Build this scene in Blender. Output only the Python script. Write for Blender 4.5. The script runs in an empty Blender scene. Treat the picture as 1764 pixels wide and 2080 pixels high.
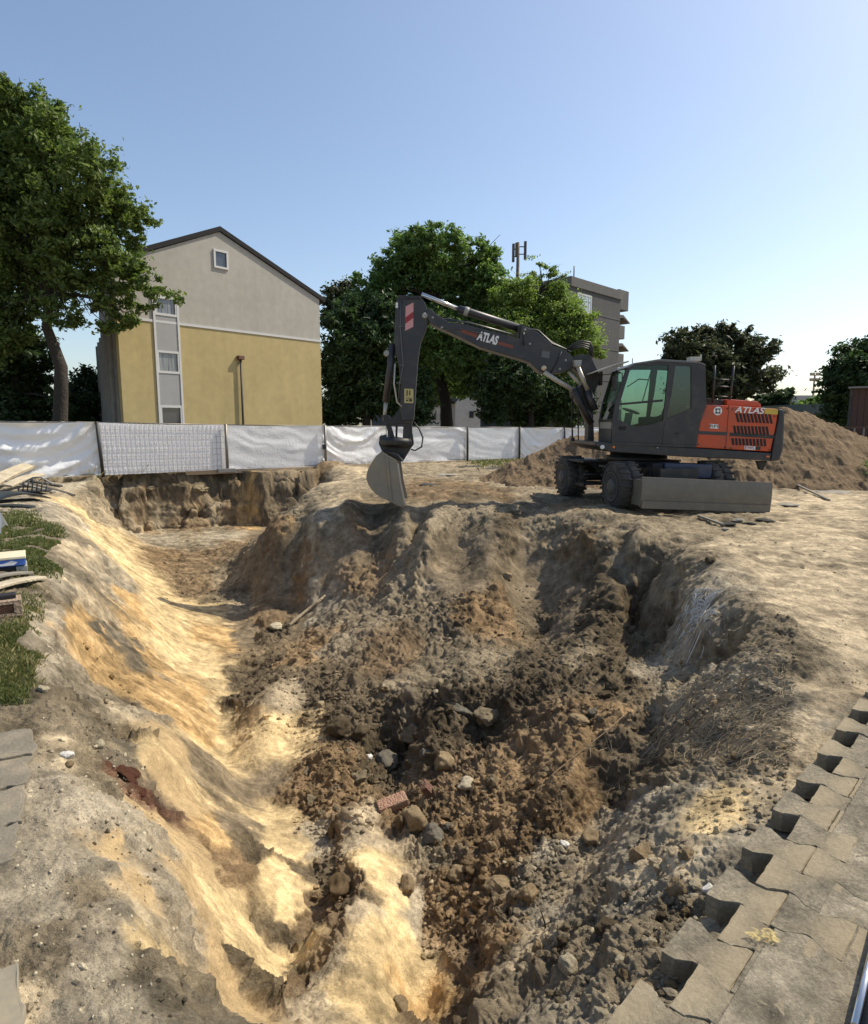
import bpy, bmesh, math, random
import numpy as np
from mathutils import Vector, Matrix, Euler

# ------------------------------------------------------------------ camera, sky, sun, exposure
scene = bpy.context.scene
COL = scene.collection
EYE = 1.75
PITCH = math.radians(7.81)
FPX, CX, CY = 1291.0, 882.0, 1040.0          # the photograph's scale: 1764 x 2080
cam_data = bpy.data.cameras.new("camera")
cam = bpy.data.objects.new("camera", cam_data)
COL.objects.link(cam)
cam.location = (0, 0, EYE)
cam.rotation_euler = (math.pi / 2 - PITCH, 0, 0)
cam_data.sensor_fit = 'HORIZONTAL'
cam_data.sensor_width = 36.0
cam_data.lens = 36.0 * FPX / 1764.0
cam_data.clip_start = 0.05
cam_data.clip_end = 9000
scene.camera = cam

SUN_AZ = math.radians(66)                    # from +Y towards +X
SUN_EL = math.radians(50)
world = bpy.data.worlds.new("World")
scene.world = world
world.use_nodes = True
wn = world.node_tree
sky = wn.nodes.new('ShaderNodeTexSky')
sky.sky_type = 'NISHITA'
sky.sun_disc = False
sky.sun_elevation = SUN_EL
sky.sun_rotation = SUN_AZ
sky.altitude = 50
sky.air_density = 1.0
sky.dust_density = 1.5
sky.ozone_density = 0.5
bg = wn.nodes['Background']
bg.inputs['Strength'].default_value = 0.128
wn.links.new(sky.outputs['Color'], bg.inputs['Color'])

sl = bpy.data.lights.new("sun", 'SUN')
sl.energy = 4.2
sl.angle = math.radians(0.5)
sl.color = (1.0, 0.91, 0.75)
sun = bpy.data.objects.new("sun", sl)
COL.objects.link(sun)
sdir = Vector((math.cos(SUN_EL) * math.sin(SUN_AZ), math.cos(SUN_EL) * math.cos(SUN_AZ), math.sin(SUN_EL)))
sun.rotation_euler = sdir.to_track_quat('Z', 'Y').to_euler()

scene.view_settings.view_transform = 'Standard'
scene.view_settings.look = 'None'
scene.view_settings.exposure = 0.45
scene.view_settings.gamma = 1.0
scene.cycles.max_bounces = 6
scene.cycles.diffuse_bounces = 3
scene.cycles.transparent_max_bounces = 12

RNG = np.random.default_rng(7)
random.seed(7)
CP, SP = math.cos(PITCH), math.sin(PITCH)


def ray(px, py):
    u, v = (px - CX) / FPX, (CY - py) / FPX
    return u, CP + v * SP, v * CP - SP       # world x, y, z of the sight line


def PZ(px, py, z):                           # where the sight line meets height z
    x, y, k = ray(px, py)
    t = (z - EYE) / k
    return x * t, y * t


def PY(px, py, y0):                          # where it meets the upright plane y = y0
    x, y, k = ray(px, py)
    t = y0 / y
    return x * t, EYE + k * t


# ------------------------------------------------------------------ noise (numpy)
def _hash(ix, iy, iz, s):
    h = (ix.astype(np.int64) * 374761393 + iy.astype(np.int64) * 668265263 + iz.astype(np.int64) * 2147483647 + s * 974634777)
    h = (h ^ (h >> 13)) * 1274126177
    h = h ^ (h >> 16)
    return (h & 0xFFFF).astype(np.float32) / 65535.0


def vnoise(x, y, z, s=0):                    # smooth value noise, -1 .. 1
    ix, iy, iz = np.floor(x), np.floor(y), np.floor(z)
    fx, fy, fz = x - ix, y - iy, z - iz
    fx, fy, fz = [f * f * f * (f * (f * 6 - 15) + 10) for f in (fx, fy, fz)]
    ix, iy, iz = ix.astype(np.int64), iy.astype(np.int64), iz.astype(np.int64)
    r = 0
    for dx in (0, 1):
        wx = fx if dx else 1 - fx
        for dy in (0, 1):
            wy = fy if dy else 1 - fy
            for dz in (0, 1):
                wz = fz if dz else 1 - fz
                r = r + _hash(ix + dx, iy + dy, iz + dz, s) * (wx * wy * wz)
    return r * 2 - 1


def fbm(x, y, z, octv=4, s=0, gain=0.5):
    a, r, n = 1.0, 0, 0
    for k in range(octv):
        r = r + a * vnoise(x * 2 ** k + 13.7 * k, y * 2 ** k - 7.1 * k, z * 2 ** k + 3.3 * k, s + k)
        n += a
        a *= gain
    return r / n * 1.6


def worley(x, y, s=0):                       # distance to the nearest of scattered points, and that point's random number
    ix, iy = np.floor(x).astype(np.int64), np.floor(y).astype(np.int64)
    best = np.full(x.shape, 9.0, np.float32)
    rid = np.zeros(x.shape, np.float32)
    zz = np.zeros_like(ix)
    for dx in (-1, 0, 1):
        for dy in (-1, 0, 1):
            jx, jy = ix + dx, iy + dy
            d = (jx + _hash(jx, jy, zz, s) - x) ** 2 + (jy + _hash(jx, jy, zz + 1, s) - y) ** 2
            m = d < best
            best = np.where(m, d, best)
            rid = np.where(m, _hash(jx, jy, zz + 2, s), rid)
    return np.sqrt(best), rid


# ------------------------------------------------------------------ the ground: surveyed points of the pit
SOIL = {  # base colours of the soils lying in the pit, and how lumpy each is
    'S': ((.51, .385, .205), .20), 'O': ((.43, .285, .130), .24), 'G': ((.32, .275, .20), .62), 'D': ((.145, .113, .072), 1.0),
    'B': ((.225, .160, .094), 1.0), 'R': ((.28, .192, .105), .95), 'K': ((.275, .224, .150), .95), 'P': ((.42, .34, .225), .45),
    'L': ((.43, .365, .265), .72), 'W': ((.36, .262, .140), .03), 'N': ((.185, .145, .094), .32), 'Q': ((.235, .205, .152), .3), 'V': ((.16, .075, .046), .9),  # W is a smooth tan sand, darker than S
    'E': ((.175, .148, .105), .52), 'T': ((.35, .295, .21), .55),
}
CTL = [
    # left ground and rim
    (144, 980, 0, 'G'), (60, 985, 0, 'G'), (0, 1010, 0, 'G'), (115, 1030, 0, 'L'), (60, 1040, 0, 'G'), (128, 1075, 0, 'E'), (60, 1090, 0, 'E'), (0, 1100, 0, 'E'),
    (112, 1148, 0, 'G'), (50, 1160, 0, 'E'), (96, 1178, -.02, 'G'), (20, 1200, 0, 'K'), (84, 1230, 0, 'L'), (30, 1260, 0, 'E'), (76, 1285, 0, 'L'), (20, 1320, 0, 'E'),
    (60, 1345, 0, 'L'), (20, 1380, 0, 'E'), (84, 1400, 0, 'K'), (30, 1430, 0, 'K'), (112, 1425, -.03, 'K'), (60, 1480, 0, 'K'), (160, 1490, -.08, 'K'), (110, 1520, -.02, 'P'),
    (200, 1480, -.3, 'E'), (0, 1500, 0, 'K'), (90, 1600, -.02, 'L'), (190, 1530, -.2, 'K'), (250, 1560, -.42, 'E'), (262, 1582, -.46, 'V'), (215, 1575, -.22, 'K'), (300, 1510, -.62, 'S'), (170, 1640, -.05, 'L'),
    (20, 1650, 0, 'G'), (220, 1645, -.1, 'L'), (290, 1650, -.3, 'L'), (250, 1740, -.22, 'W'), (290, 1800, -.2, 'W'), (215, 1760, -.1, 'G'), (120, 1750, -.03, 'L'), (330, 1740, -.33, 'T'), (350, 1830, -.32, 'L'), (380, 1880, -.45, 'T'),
    (20, 1800, 0, 'G'), (100, 1850, -.02, 'G'), (180, 1830, -.05, 'K'), (260, 1850, -.08, 'G'), (310, 1900, -.14, 'S'), (330, 1960, -.14, 'K'), (200, 1950, -.04, 'L'), (240, 2050, -.04, 'G'),
    (360, 2000, -.16, 'E'), (60, 1950, 0, 'K'), (60, 2060, 0, 'P'), (380, 2070, -.15, 'E'), (120, 2060, -.02, 'G'), (300, 2080, -.05, 'G'),
    # left slope, sunlit sand
    (165, 1030, -.35, 'S'), (200, 1090, -.75, 'S'), (190, 1040, -.8, 'K'), (240, 1100, -1.4, 'S'), (180, 1140, -.5, 'P'), (290, 1170, -1.5, 'S'), (160, 1180, -.35, 'E'), (220, 1180, -.8, 'G'), (180, 1240, -.55, 'P'),
    (345, 1215, -1.8, 'S'), (280, 1240, -1.2, 'O'), (425, 1245, -1.95, 'S'), (335, 1260, -1.55, 'S'), (140, 1225, -.3, 'E'), (205, 1290, -.75, 'O'), (150, 1290, -.4, 'O'), (120, 1330, -.22, 'E'), (190, 1340, -.7, 'O'),
    (260, 1320, -1.05, 'E'), (300, 1330, -1.3, 'O'), (345, 1330, -1.6, 'S'), (160, 1410, -.42, 'E'), (230, 1420, -.8, 'E'), (300, 1400, -1.15, 'O'), (390, 1330, -1.85, 'S'), (370, 1400, -1.55, 'O'),
    (430, 1380, -1.85, 'S'), (340, 1460, -1.15, 'O'), (400, 1450, -1.5, 'O'), (460, 1460, -1.85, 'S'), (240, 1500, -.62, 'D'), (300, 1470, -.95, 'T'), (350, 1530, -1.0, 'W'), (420, 1530, -1.5, 'S'), (478, 1530, -1.85, 'S'),
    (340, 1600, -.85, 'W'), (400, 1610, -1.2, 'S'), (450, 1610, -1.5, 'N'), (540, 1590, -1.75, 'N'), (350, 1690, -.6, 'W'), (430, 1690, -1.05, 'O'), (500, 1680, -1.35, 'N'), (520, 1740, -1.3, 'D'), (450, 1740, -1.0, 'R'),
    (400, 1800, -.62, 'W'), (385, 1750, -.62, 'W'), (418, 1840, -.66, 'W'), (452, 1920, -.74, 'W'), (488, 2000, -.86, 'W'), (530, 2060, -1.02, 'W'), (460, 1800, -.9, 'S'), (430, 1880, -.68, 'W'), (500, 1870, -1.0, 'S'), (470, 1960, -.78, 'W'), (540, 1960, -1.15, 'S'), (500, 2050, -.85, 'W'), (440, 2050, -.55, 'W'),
    (570, 1650, -1.65, 'S'), (580, 1720, -1.5, 'S'), (590, 1790, -1.35, 'S'), (620, 1850, -1.4, 'S'), (600, 1950, -1.4, 'S'),
    # far wall of the left arm, below the fence
    (200, 975, 0, 'K'),  (640, 950, 0, 'B'), 
    
    # floor of the left arm
    (330, 1140, -2.0, 'R'), (400, 1140, -2.0, 'B'), (470, 1110, -1.95, 'B'), (520, 1100, -1.9, 'B'), (400, 1190, -2.0, 'B'), (470, 1170, -1.95, 'K'), (480, 1215, -1.95, 'K'), (540, 1250, -1.9, 'B'), (440, 1290, -1.95, 'O'), (490, 1290, -2.05, 'N'), (560, 1285, -2.05, 'D'),
    # spur carrying the bucket
    (700, 961, 0, 'P'), (645, 985, -.02, 'P'), (640, 1012, -.15, 'K'), (600, 1040, -.32, 'K'), (565, 1066, -.5, 'R'), (530, 1110, -1.0, 'N'), (505, 1165, -1.55, 'N'), (510, 1210, -1.95, 'N'), (590, 1160, -1.35, 'N'), (600, 1210, -1.75, 'B'),
    (650, 1060, -.3, 'G'), (680, 1030, -.08, 'P'), (720, 1028, 0, 'B'), (660, 1110, -.75, 'N'), (670, 1170, -1.25, 'N'), (660, 1215, -1.6, 'G'), (600, 1265, -1.95, 'N'), (740, 1060, -.35, 'N'), (760, 1120, -.8, 'N'), (750, 1170, -1.1, 'B'), (830, 1045, -.05, 'K'), (850, 1100, -.55, 'N'),
    (780, 990, 0, 'K'), (850, 990, .06, 'B'), (900, 1000, .2, 'B'), (960, 1010, .12, 'D'), (1020, 1005, .05, 'B'), (1080, 1000, .1, 'K'), (930, 985, .05, 'B'),
    # plateau edge and scooped faces
    (875, 1060, -.02, 'K'), (890, 1120, -.54, 'N'), (940, 1120, -.57, 'N'), (900, 1180, -.88, 'N'), (960, 1170, -.8, 'N'), (985, 1050, 0, 'K'), (990, 1120, -.46, 'N'), (1010, 1215, -1.0, 'R'), (1035, 1070, -.12, 'D'), (1095, 1052, 0, 'K'), (1060, 1150, -.74, 'N'), (1110, 1180, -.90, 'N'),
    (1060, 1240, -1.22, 'N'), (1110, 1290, -1.42, 'D'), (1160, 1240, -1.06, 'N'), (1140, 1060, 0, 'K'), (1190, 1100, -.2, 'B'), (1200, 1150, -.5, 'D'), (1200, 1035, .22, 'K'), (1260, 1060, .1, 'K'), (1240, 1120, -.25, 'D'),
    (1295, 1090, .03, 'K'), (1270, 1160, -.5, 'E'), (1395, 1130, .02, 'K'), (1350, 1170, -.3, 'E'), (1260, 1210, -.7, 'D'), (1300, 1240, -1.0, 'D'), (1240, 1270, -.95, 'D'), (1300, 1290, -1.15, 'D'), (1340, 1330, -1.1, 'D'), (1400, 1200, -.2, 'T'), (1430, 1260, -.2, 'T'), (1400, 1290, -.45, 'T'), (1420, 1330, -.5, 'K'),
    (1470, 1195, .02, 'G'), (1515, 1262, .02, 'K'), (1490, 1320, -.25, 'K'), (1610, 1340, .02, 'K'), (1560, 1300, .03, 'K'),
    # loose fill in the middle
    (480, 1385, -1.9, 'D'), (560, 1350, -1.8, 'D'), (490, 1440, -1.85, 'D'), (570, 1410, -1.45, 'P'), (560, 1470, -1.6, 'S'), (600, 1510, -1.75, 'S'), (530, 1530, -1.7, 'S'), (620, 1330, -1.75, 'R'), (650, 1300, -1.7, 'R'), (640, 1420, -1.6, 'D'), (700, 1300, -1.5, 'K'), (720, 1250, -1.45, 'K'), (780, 1230, -1.25, 'K'),
    (700, 1400, -1.45, 'D'), (850, 1200, -1.05, 'K'), (900, 1250, -1.15, 'K'), (960, 1220, -.95, 'R'), (980, 1260, -1.2, 'R'), (800, 1330, -1.3, 'B'), (900, 1340, -1.25, 'K'), (1000, 1330, -1.2, 'K'), (850, 1420, -1.3, 'K'), (950, 1400, -1.1, 'K'),
    (1100, 1330, -1.15, 'D'), (1200, 1330, -.95, 'K'), (1250, 1340, -.9, 'D'), (1345, 1352, -.85, 'G'), (1050, 1400, -1.0, 'D'), (1150, 1400, -.85, 'D'), (1250, 1400, -.85, 'D'), (1100, 1450, -.9, 'B'), (1200, 1470, -.8, 'R'),
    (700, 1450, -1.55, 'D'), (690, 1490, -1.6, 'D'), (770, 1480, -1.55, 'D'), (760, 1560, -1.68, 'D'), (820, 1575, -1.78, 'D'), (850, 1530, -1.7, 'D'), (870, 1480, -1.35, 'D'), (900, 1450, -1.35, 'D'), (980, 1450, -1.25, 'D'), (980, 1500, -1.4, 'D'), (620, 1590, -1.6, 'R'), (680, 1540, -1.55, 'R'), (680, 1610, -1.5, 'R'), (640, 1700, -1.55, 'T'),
    (800, 1650, -1.45, 'R'), (760, 1700, -1.4, 'P'), (870, 1620, -1.5, 'B'), (960, 1580, -1.3, 'B'), (1050, 1520, -1.1, 'R'), (1050, 1600, -1.15, 'R'), (1150, 1550, -.95, 'R'), (950, 1680, -1.35, 'R'), (1050, 1700, -1.2, 'R'), (1150, 1640, -.95, 'R'), (1200, 1600, -.95, 'R'),
    (880, 1740, -1.4, 'K'), (960, 1780, -1.3, 'R'), (880, 1850, -1.4, 'R'), (1000, 1850, -1.2, 'R'), (1060, 1800, -1.12, 'K'), (1130, 1740, -1.05, 'G'), (940, 1930, -1.3, 'B'), (880, 2000, -1.35, 'O'), (1000, 1940, -1.05, 'R'), (960, 2040, -1.0, 'K'),
    # ridge of sand in the near middle
    (690, 1700, -1.5, 'B'), (727, 1658, -1.3, 'P'), (718, 1750, -1.22, 'B'), (700, 1800, -1.2, 'D'), (688, 1850, -1.12, 'B'), (642, 1960, -1.12, 'R'), (604, 2040, -1.08, 'B'), (640, 1790, -1.52, 'D'), (655, 1850, -1.4, 'B'), (600, 1900, -1.4, 'D'), (572, 1990, -1.27, 'D'), (552, 2062, -1.17, 'D'),
    (748, 1750, -1.26, 'S'), (775, 1850, -1.3, 'S'), (735, 1850, -1.19, 'P'), (805, 1930, -1.36, 'S'), (755, 1950, -1.2, 'S'), (700, 1950, -1.1, 'P'), (690, 2050, -1.0, 'P'), (740, 2060, -1.08, 'S'), (795, 2050, -1.3, 'S'), (830, 1880, -1.45, 'T'), (840, 2040, -1.5, 'O'), (850, 2078, -1.4, 'B'),
    # right gully and bank
    (1300, 1500, -.8, 'D'), (1290, 1600, -1.0, 'D'), (1235, 1650, -1.12, 'D'), (1215, 1740, -1.08, 'P'), (1170, 1800, -1.05, 'P'), (1110, 1870, -1.0, 'G'), (1060, 1950, -.9, 'P'), (1395, 1400, -.42, 'G'), (1370, 1480, -.6, 'E'), (1330, 1440, -.8, 'K'), (1340, 1540, -.75, 'K'), (1350, 1590, -.7, 'D'),
    (1500, 1380, -.15, 'G'), (1560, 1420, -.08, 'G'), (1460, 1430, -.25, 'G'), (1450, 1500, -.4, 'E'), (1520, 1500, -.16, 'P'), (1600, 1480, -.08, 'P'), (1420, 1570, -.45, 'K'), (1500, 1570, -.2, 'K'), (1560, 1560, -.1, 'K'),
    (1400, 1640, -.38, 'G'), (1480, 1650, -.16, 'S'), (1330, 1640, -.62, 'G'), (1300, 1720, -.6, 'G'), (1400, 1720, -.22, 'P'), (1470, 1720, -.12, 'G'), (1250, 1800, -.6, 'K'), (1330, 1790, -.3, 'G'), (1400, 1800, -.14, 'K'), (1190, 1880, -.6, 'K'), (1270, 1880, -.25, 'K'), (1330, 1880, -.12, 'K'),
    (1130, 1960, -.6, 'K'), (1200, 1950, -.35, 'K'), (1270, 1970, -.12, 'K'), (1060, 2040, -.62, 'G'), (1150, 2040, -.3, 'G'), (1220, 2060, -.12, 'G'), (1000, 2078, -.8, 'K'), (920, 2078, -1.15, 'B'),
    # paving bed
    (1400, 1960, -.1, 'Q'), (1500, 1870, -.1, 'Q'), (1600, 1720, -.1, 'Q'), (1700, 1620, -.1, 'Q'), (1764, 1500, -.1, 'Q'), (1764, 1700, -.1, 'Q'), (1700, 1950, -.1, 'Q'), (1550, 2050, -.1, 'Q'), (1350, 2070, -.1, 'Q'), (1600, 1580, -.08, 'P'), (1680, 1480, -.06, 'P'),
    # sandy yard to the right and round the machine
    (1700, 1380, 0, 'P'), (1764, 1300, 0, 'P'), (1650, 1250, 0, 'P'), (1560, 1180, 0, 'P'), (1700, 1150, 0, 'P'), (1764, 1080, 0, 'P'), (1600, 1090, 0, 'P'), (1480, 1110, 0, 'P'), (1400, 1080, 0, 'K'), (1300, 1050, 0, 'K'), (1500, 1060, 0, 'K'), (1640, 1030, 0, 'P'), (1764, 1020, 0, 'P'),
    (1100, 1020, 0, 'E'), (1000, 1025, .1, 'K'), (900, 1040, .06, 'K'), (1150, 1030, .08, 'B'), (1050, 985, 0, 'K'), (950, 970, 0, 'K'), (850, 955, 0, 'K'), (750, 955, 0, 'P'), (1100, 955, 0, 'K'), (1200, 990, 0, 'E'), (1080, 970, 0, 'P'), (1130, 985, 0, 'K'), (1300, 985, 0, 'K'), (1500, 980, 0, 'K'), (1700, 980, 0, 'K'),
]
FW0, FW1 = np.array(PZ(200, 967, 0)), np.array(PZ(640, 950, 0))   # rim of the far wall of the left arm
FWD = (FW1 - FW0) / np.linalg.norm(FW1 - FW0); FWL = np.linalg.norm(FW1 - FW0)
FAR = []
for k, px in enumerate(range(222, 620, 33)):
    CTL.append((px, 1087 - max(0, px - 520) * .3, -1.95, 'TGTGGKTGTNNNN'[k % 13]))
    q = FW0 + FWD * FWL * (px - 200) / 440
    for dd, zq in ((.2, -1.9), (1.6, -1.9)):
        FAR.append((q[0] - FWD[1] * dd, q[1] + FWD[0] * dd, zq, 'D' if dd < 1 else 'K'))
    FAR.append((q[0] + FWD[1] * .5, q[1] - FWD[0] * 1.3, -1.95, 'BKBKBBKBONNNN'[k % 13]))
cx_, cy_, cz_, cs_ = [], [], [], []
for px, py, z, s in CTL:
    x, y = PZ(px, py, z)
    cx_.append(x); cy_.append(y); cz_.append(z); cs_.append(s)
for x, y, z, s in FAR:
    cx_.append(x); cy_.append(y); cz_.append(z); cs_.append(s)
# the ground well outside the picture
for x, y in [(-14, 4), (-9, 3), (-6, 1.5), (-4, 0), (-3, 2), (-1.8, 1), (-1.5, 0), (0, -1), (-4, -5), (2, -2), (5, 0), (6, 3), (8, 6), (5, 5), (12, 10), (14, 18), (-18, 12), (-14, 16), (-22, 22), (-16, 26), (-9, 30), (-3, 29), (3, 25), (10, 24), (20, 24), (-30, 40), (0, 45), (30, 45), (0, -30), (-40, 0), (40, 0), (.4, .9), (-.2, .6), (1.5, 1)]:
    cx_.append(x); cy_.append(y); cz_.append(-.1 if 0 < x < 5 and -2 < y < 2 else 0); cs_.append('K' if y > 20 else 'G')
cx_, cy_, cz_ = map(np.array, (cx_, cy_, cz_))
MQ = 0.09


def lin(x, y):                               # the survey is denser near the eye: measure distance accordingly
    r = np.sqrt(x * x + y * y) + .6
    k = np.log(r) * 4.0 / r
    return x * k, y * k


lx, ly = lin(cx_, cy_)
A = np.sqrt((lx[:, None] - lx) ** 2 + (ly[:, None] - ly) ** 2 + MQ ** 2)
n_ = len(lx)
AA = np.zeros((n_ + 1, n_ + 1)); AA[:n_, :n_] = A - np.eye(n_) * 0.004; AA[:n_, n_] = 1; AA[n_, :n_] = 1
WGT = np.linalg.solve(AA, np.append(cz_, 0))
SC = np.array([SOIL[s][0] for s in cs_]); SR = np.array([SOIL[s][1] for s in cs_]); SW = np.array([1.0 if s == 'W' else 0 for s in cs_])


def height(x, y):
    qx, qy = lin(x, y)
    out = np.empty(x.shape)
    for i in range(0, len(x), 40000):
        d = np.sqrt((qx[i:i + 40000, None] - lx) ** 2 + (qy[i:i + 40000, None] - ly) ** 2 + MQ ** 2)
        out[i:i + 40000] = d @ WGT[:n_] + WGT[n_]
    # the upright far wall: a dark top layer, a small ledge, then a bare face with a niche at its right end
    sd = -((x - FW0[0]) * -FWD[1] + (y - FW0[1]) * FWD[0]); al = (x - FW0[0]) * FWD[0] + (y - FW0[1]) * FWD[1]
    o = np.zeros_like(x)
    sd = sd + .26 * fbm(al * .75, sd * 1.2, o, 4, 71) + .12 * fbm(al * 2.6, sd * 4, o, 4, 73) + .09 * np.sign(np.sin(al * 2.2 + 2.5 * np.sin(al * .8) + sd * 2))
    sd = sd - 1.3 * np.clip((al / FWL - .62) / .05, 0, 1)
    zw = np.interp(sd, [-.06, .07, .22, .36, .62, .90, 1.2, 1.7], [0, -.34, -.46, -.95, -1.45, -1.98, -2.1, -2.6])
    out = np.where((al < FWL + 1.2) & (y > 15), np.maximum(out, zw), out)
    out = np.where((al >= FWL + 1.2) & (sd < 0) & (y > 20), 0, out)
    return np.where(out > .02, .02 + (out - .02) * .8, out)


def soils(x, y, power=6.0):
    qx, qy = lin(x, y)
    col = np.empty((len(x), 3)); rg = np.empty(len(x)); smooth_w = np.empty(len(x))
    for i in range(0, len(x), 40000):
        d = (qx[i:i + 40000, None] - lx) ** 2 + (qy[i:i + 40000, None] - ly) ** 2 + 1e-5
        w = d ** (-power / 2)
        w /= w.sum(1, keepdims=True)
        col[i:i + 40000] = w @ SC; rg[i:i + 40000] = w @ SR; smooth_w[i:i + 40000] = w @ SW
    return col, rg, smooth_w


# polar sheet round the viewer: fine in front, coarse behind, out to the horizon
TH = np.concatenate([np.linspace(-math.pi, -.86, 40)[:-1], np.linspace(-.86, .86, 1000), np.linspace(.86, math.pi, 40)[1:]])
RR = np.concatenate([np.geomspace(.25, 1.6, 60)[:-1], np.geomspace(1.6, 13.5, 860)[:-1], np.geomspace(13.5, 19, 130)[:-1], np.geomspace(19, 25, 330)[:-1], np.geomspace(25, 26, 12)[:-1], np.geomspace(26, 60, 60)[:-1], np.geomspace(60, 4000, 30)])
NT, NR = len(TH), len(RR)
rr, tt = np.meshgrid(RR, TH, indexing='ij')
gx, gy = (rr * np.sin(tt)).ravel(), (rr * np.cos(tt)).ravel()
wob = np.exp(-np.maximum(rr.ravel() - 30, 0) / 5)
wx_ = fbm(gx * .9, gy * .9, gx * 0, 3, 11) * .10 * wob
wy_ = fbm(gx * .9, gy * .9, gx * 0 + 9, 3, 17) * .10 * wob
gz = height(gx + wx_, gy + wy_)
gz[rr.ravel() > 40] = 0
dwx = fbm(gx * 2.2, gy * 2.2, gz * 2.2, 6, 23, .6); dwy = fbm(gx * 2.2, gy * 2.2, gz * 2.2 + 5, 6, 29, .6)
wsc = .10 + .022 * rr.ravel().clip(0, 12)
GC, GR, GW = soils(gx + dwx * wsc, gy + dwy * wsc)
# smears left by the digger's bucket down the sandy left slope: soil dragged along the fall line
su = gx * -.50 + gy * .866; sv = gx * .866 + gy * .50
onl = np.clip((-.55 * gy + .2 - gx) * -1 + .9, 0, 1) * np.clip((gx + .33 * gy) * -2.0 + .6, 0, 1) * np.clip(-gz / .2, 0, 1)
st = fbm(su * 8 + sv * 2.5, sv * .9, gz * .5, 5, 83, .7); st2 = fbm(su * 24 + sv * 6, sv * 2.5, gz, 4, 89, .7)
kk = (np.clip(st * 1.5 + st2 * .7, -1, 1) * onl * (1 - GW))[:, None]
GC = np.where(kk < 0, GC * (1 + kk * .26), GC + (np.array([.55, .43, .25]) - GC) * kk * .28)
# mottling of every soil
mo = fbm(gx * 7, gy * 7, gz * 7, 5, 97, .65)[:, None]; mo2 = fbm(gx * 1.1, gy * 1.1, gz, 4, 103)[:, None]
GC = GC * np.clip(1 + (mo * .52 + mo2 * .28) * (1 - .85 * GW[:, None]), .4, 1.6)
Z2 = gz.reshape(NR, NT); X2 = gx.reshape(NR, NT); Y2 = gy.reshape(NR, NT)


def normals(X, Y, Z):
    a = np.stack([np.gradient(q, axis=0) for q in (X, Y, Z)], -1)
    b = np.stack([np.gradient(q, axis=1) for q in (X, Y, Z)], -1)
    n = np.cross(b, a)
    return n / (np.linalg.norm(n, axis=-1, keepdims=True) + 1e-12)


NN = normals(X2, Y2, Z2).reshape(-1, 3)
NN[NN[:, 2] < 0] *= -1
steep = 1 - np.clip(NN[:, 2], 0, 1)
inpit = np.clip(-gz / .25, 0, 1)
near = np.clip(1.4 - rr.ravel() / 22, 0.0, 1)
big = fbm(gx * 1.5, gy * 1.5, gz * 1.5, 4, 31) * .075
mid = fbm(gx * 5, gy * 5, gz * 5, 5, 37, .62) * .055
w1, i1 = worley(gx * 3.1 + dwx * .5, gy * 3.1 + dwy * .5, 3)
w2, i2 = worley(gx * 8 + dwx, gy * 8 + dwy, 5)
w3, i3 = worley(gx * 19 + dwx * 2, gy * 19 + dwy * 2, 8)
brk = fbm(gx * 24, gy * 24, gz * 24, 3, 59, .65) * .20
w1 = w1 + brk * .5; w2 = w2 + brk * .9; w3 = w3 + brk * .8
w4, i4 = worley(gx * 38 + dwx * 3, gy * 38 + dwy * 3, 9)
def dome(w, r): return np.sqrt(np.clip(r * r - w * w, 0, 1))


clod = dome(w1, .5 * (.5 + .5 * i1)) * .12 * (i1 > .5) * np.clip((rr.ravel() - 3.2) / 2, 0, 1) + dome(w2, .5 * (.5 + .5 * i2)) * .058 * (i2 > .35) + dome(w3, .48 * (.5 + .5 * i3)) * .042 * (i3 > .25) + dome(w4, .46) * .018 * (i4 > .3) * np.clip(1.6 - rr.ravel() / 6, 0, 1)
clod = clod * np.clip(.75 + 1.3 * fbm(gx * .8, gy * .8, gz, 3, 61), .1, 1.5)
fine = fbm(gx * 22, gy * 22, gz * 22, 3, 41, .65) * .011
crease = np.abs(fbm(gx * 3.4 + dwx * .4, gy * 3.4 + dwy * .4, gz * 3.4, 5, 43, .62)) * .060 + np.abs(fbm(gx * 11, gy * 11, gz * 11, 4, 45, .6)) * .016 - .02
GR2 = GR * GR
# runnels down the steep sand: stretched along the fall line
fall = NN[:, :2] / (np.linalg.norm(NN[:, :2], axis=1, keepdims=True) + 1e-6)
acr = -gx * fall[:, 1] + gy * fall[:, 0]
run = fbm(gx * 3.2, gy * 3.2, gz * .6 + 4, 4, 47, .6) * .022 * np.clip(steep * 2.2, 0, 1) * np.clip((15 - rr.ravel()) / 3, 0, 1) + fbm(gx * .7, gy * .7, gz * 4.5, 5, 49, .6) * .16 * np.clip(steep * 2, 0, 1) * np.clip((rr.ravel() - 15) / 3, 0, 1)
dips = np.clip(fbm(gx * 1.9, gy * 1.9, gx * 0 + 2, 3, 53) - .15, 0, 1) * -.10 * (1 - inpit)
scr = (fbm(su * 15 + sv * 2, sv * 1.8, gz, 4, 113, .6) * .016 + np.abs(fbm(su * 5 + sv, sv * .8, gz, 4, 127, .6)) * -.03) * onl * (1 - GW)
disp = (scr * .5 + big * (.12 + .88 * GR) * (.25 + .75 * inpit) + mid * (.12 + GR2) * (.62 + .38 * inpit) + clod * GR2 * (.5 + .5 * inpit) + fine * (.4 + .6 * GR) + crease * np.clip(GR * 1.4 - .15, .04, 1) * (1 - GW) * (.35 + .65 * inpit) + run * (1 - GW)) * wob * (.35 + .65 * near) + dips * wob * (rr.ravel() > 4)
gx += NN[:, 0] * disp; gy += NN[:, 1] * disp; gz += NN[:, 2] * disp
pav = (gx - gy > -1.10) & (gx + gy > .8) & (gx > .3) & (gx - gy < 4) & (rr.ravel() < 7)
gz = np.where(pav, np.where((gy - gx) < .82, -.0022 + np.clip(fine, -.1, .1) * .05, np.minimum(gz, -.105)), gz)


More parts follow.
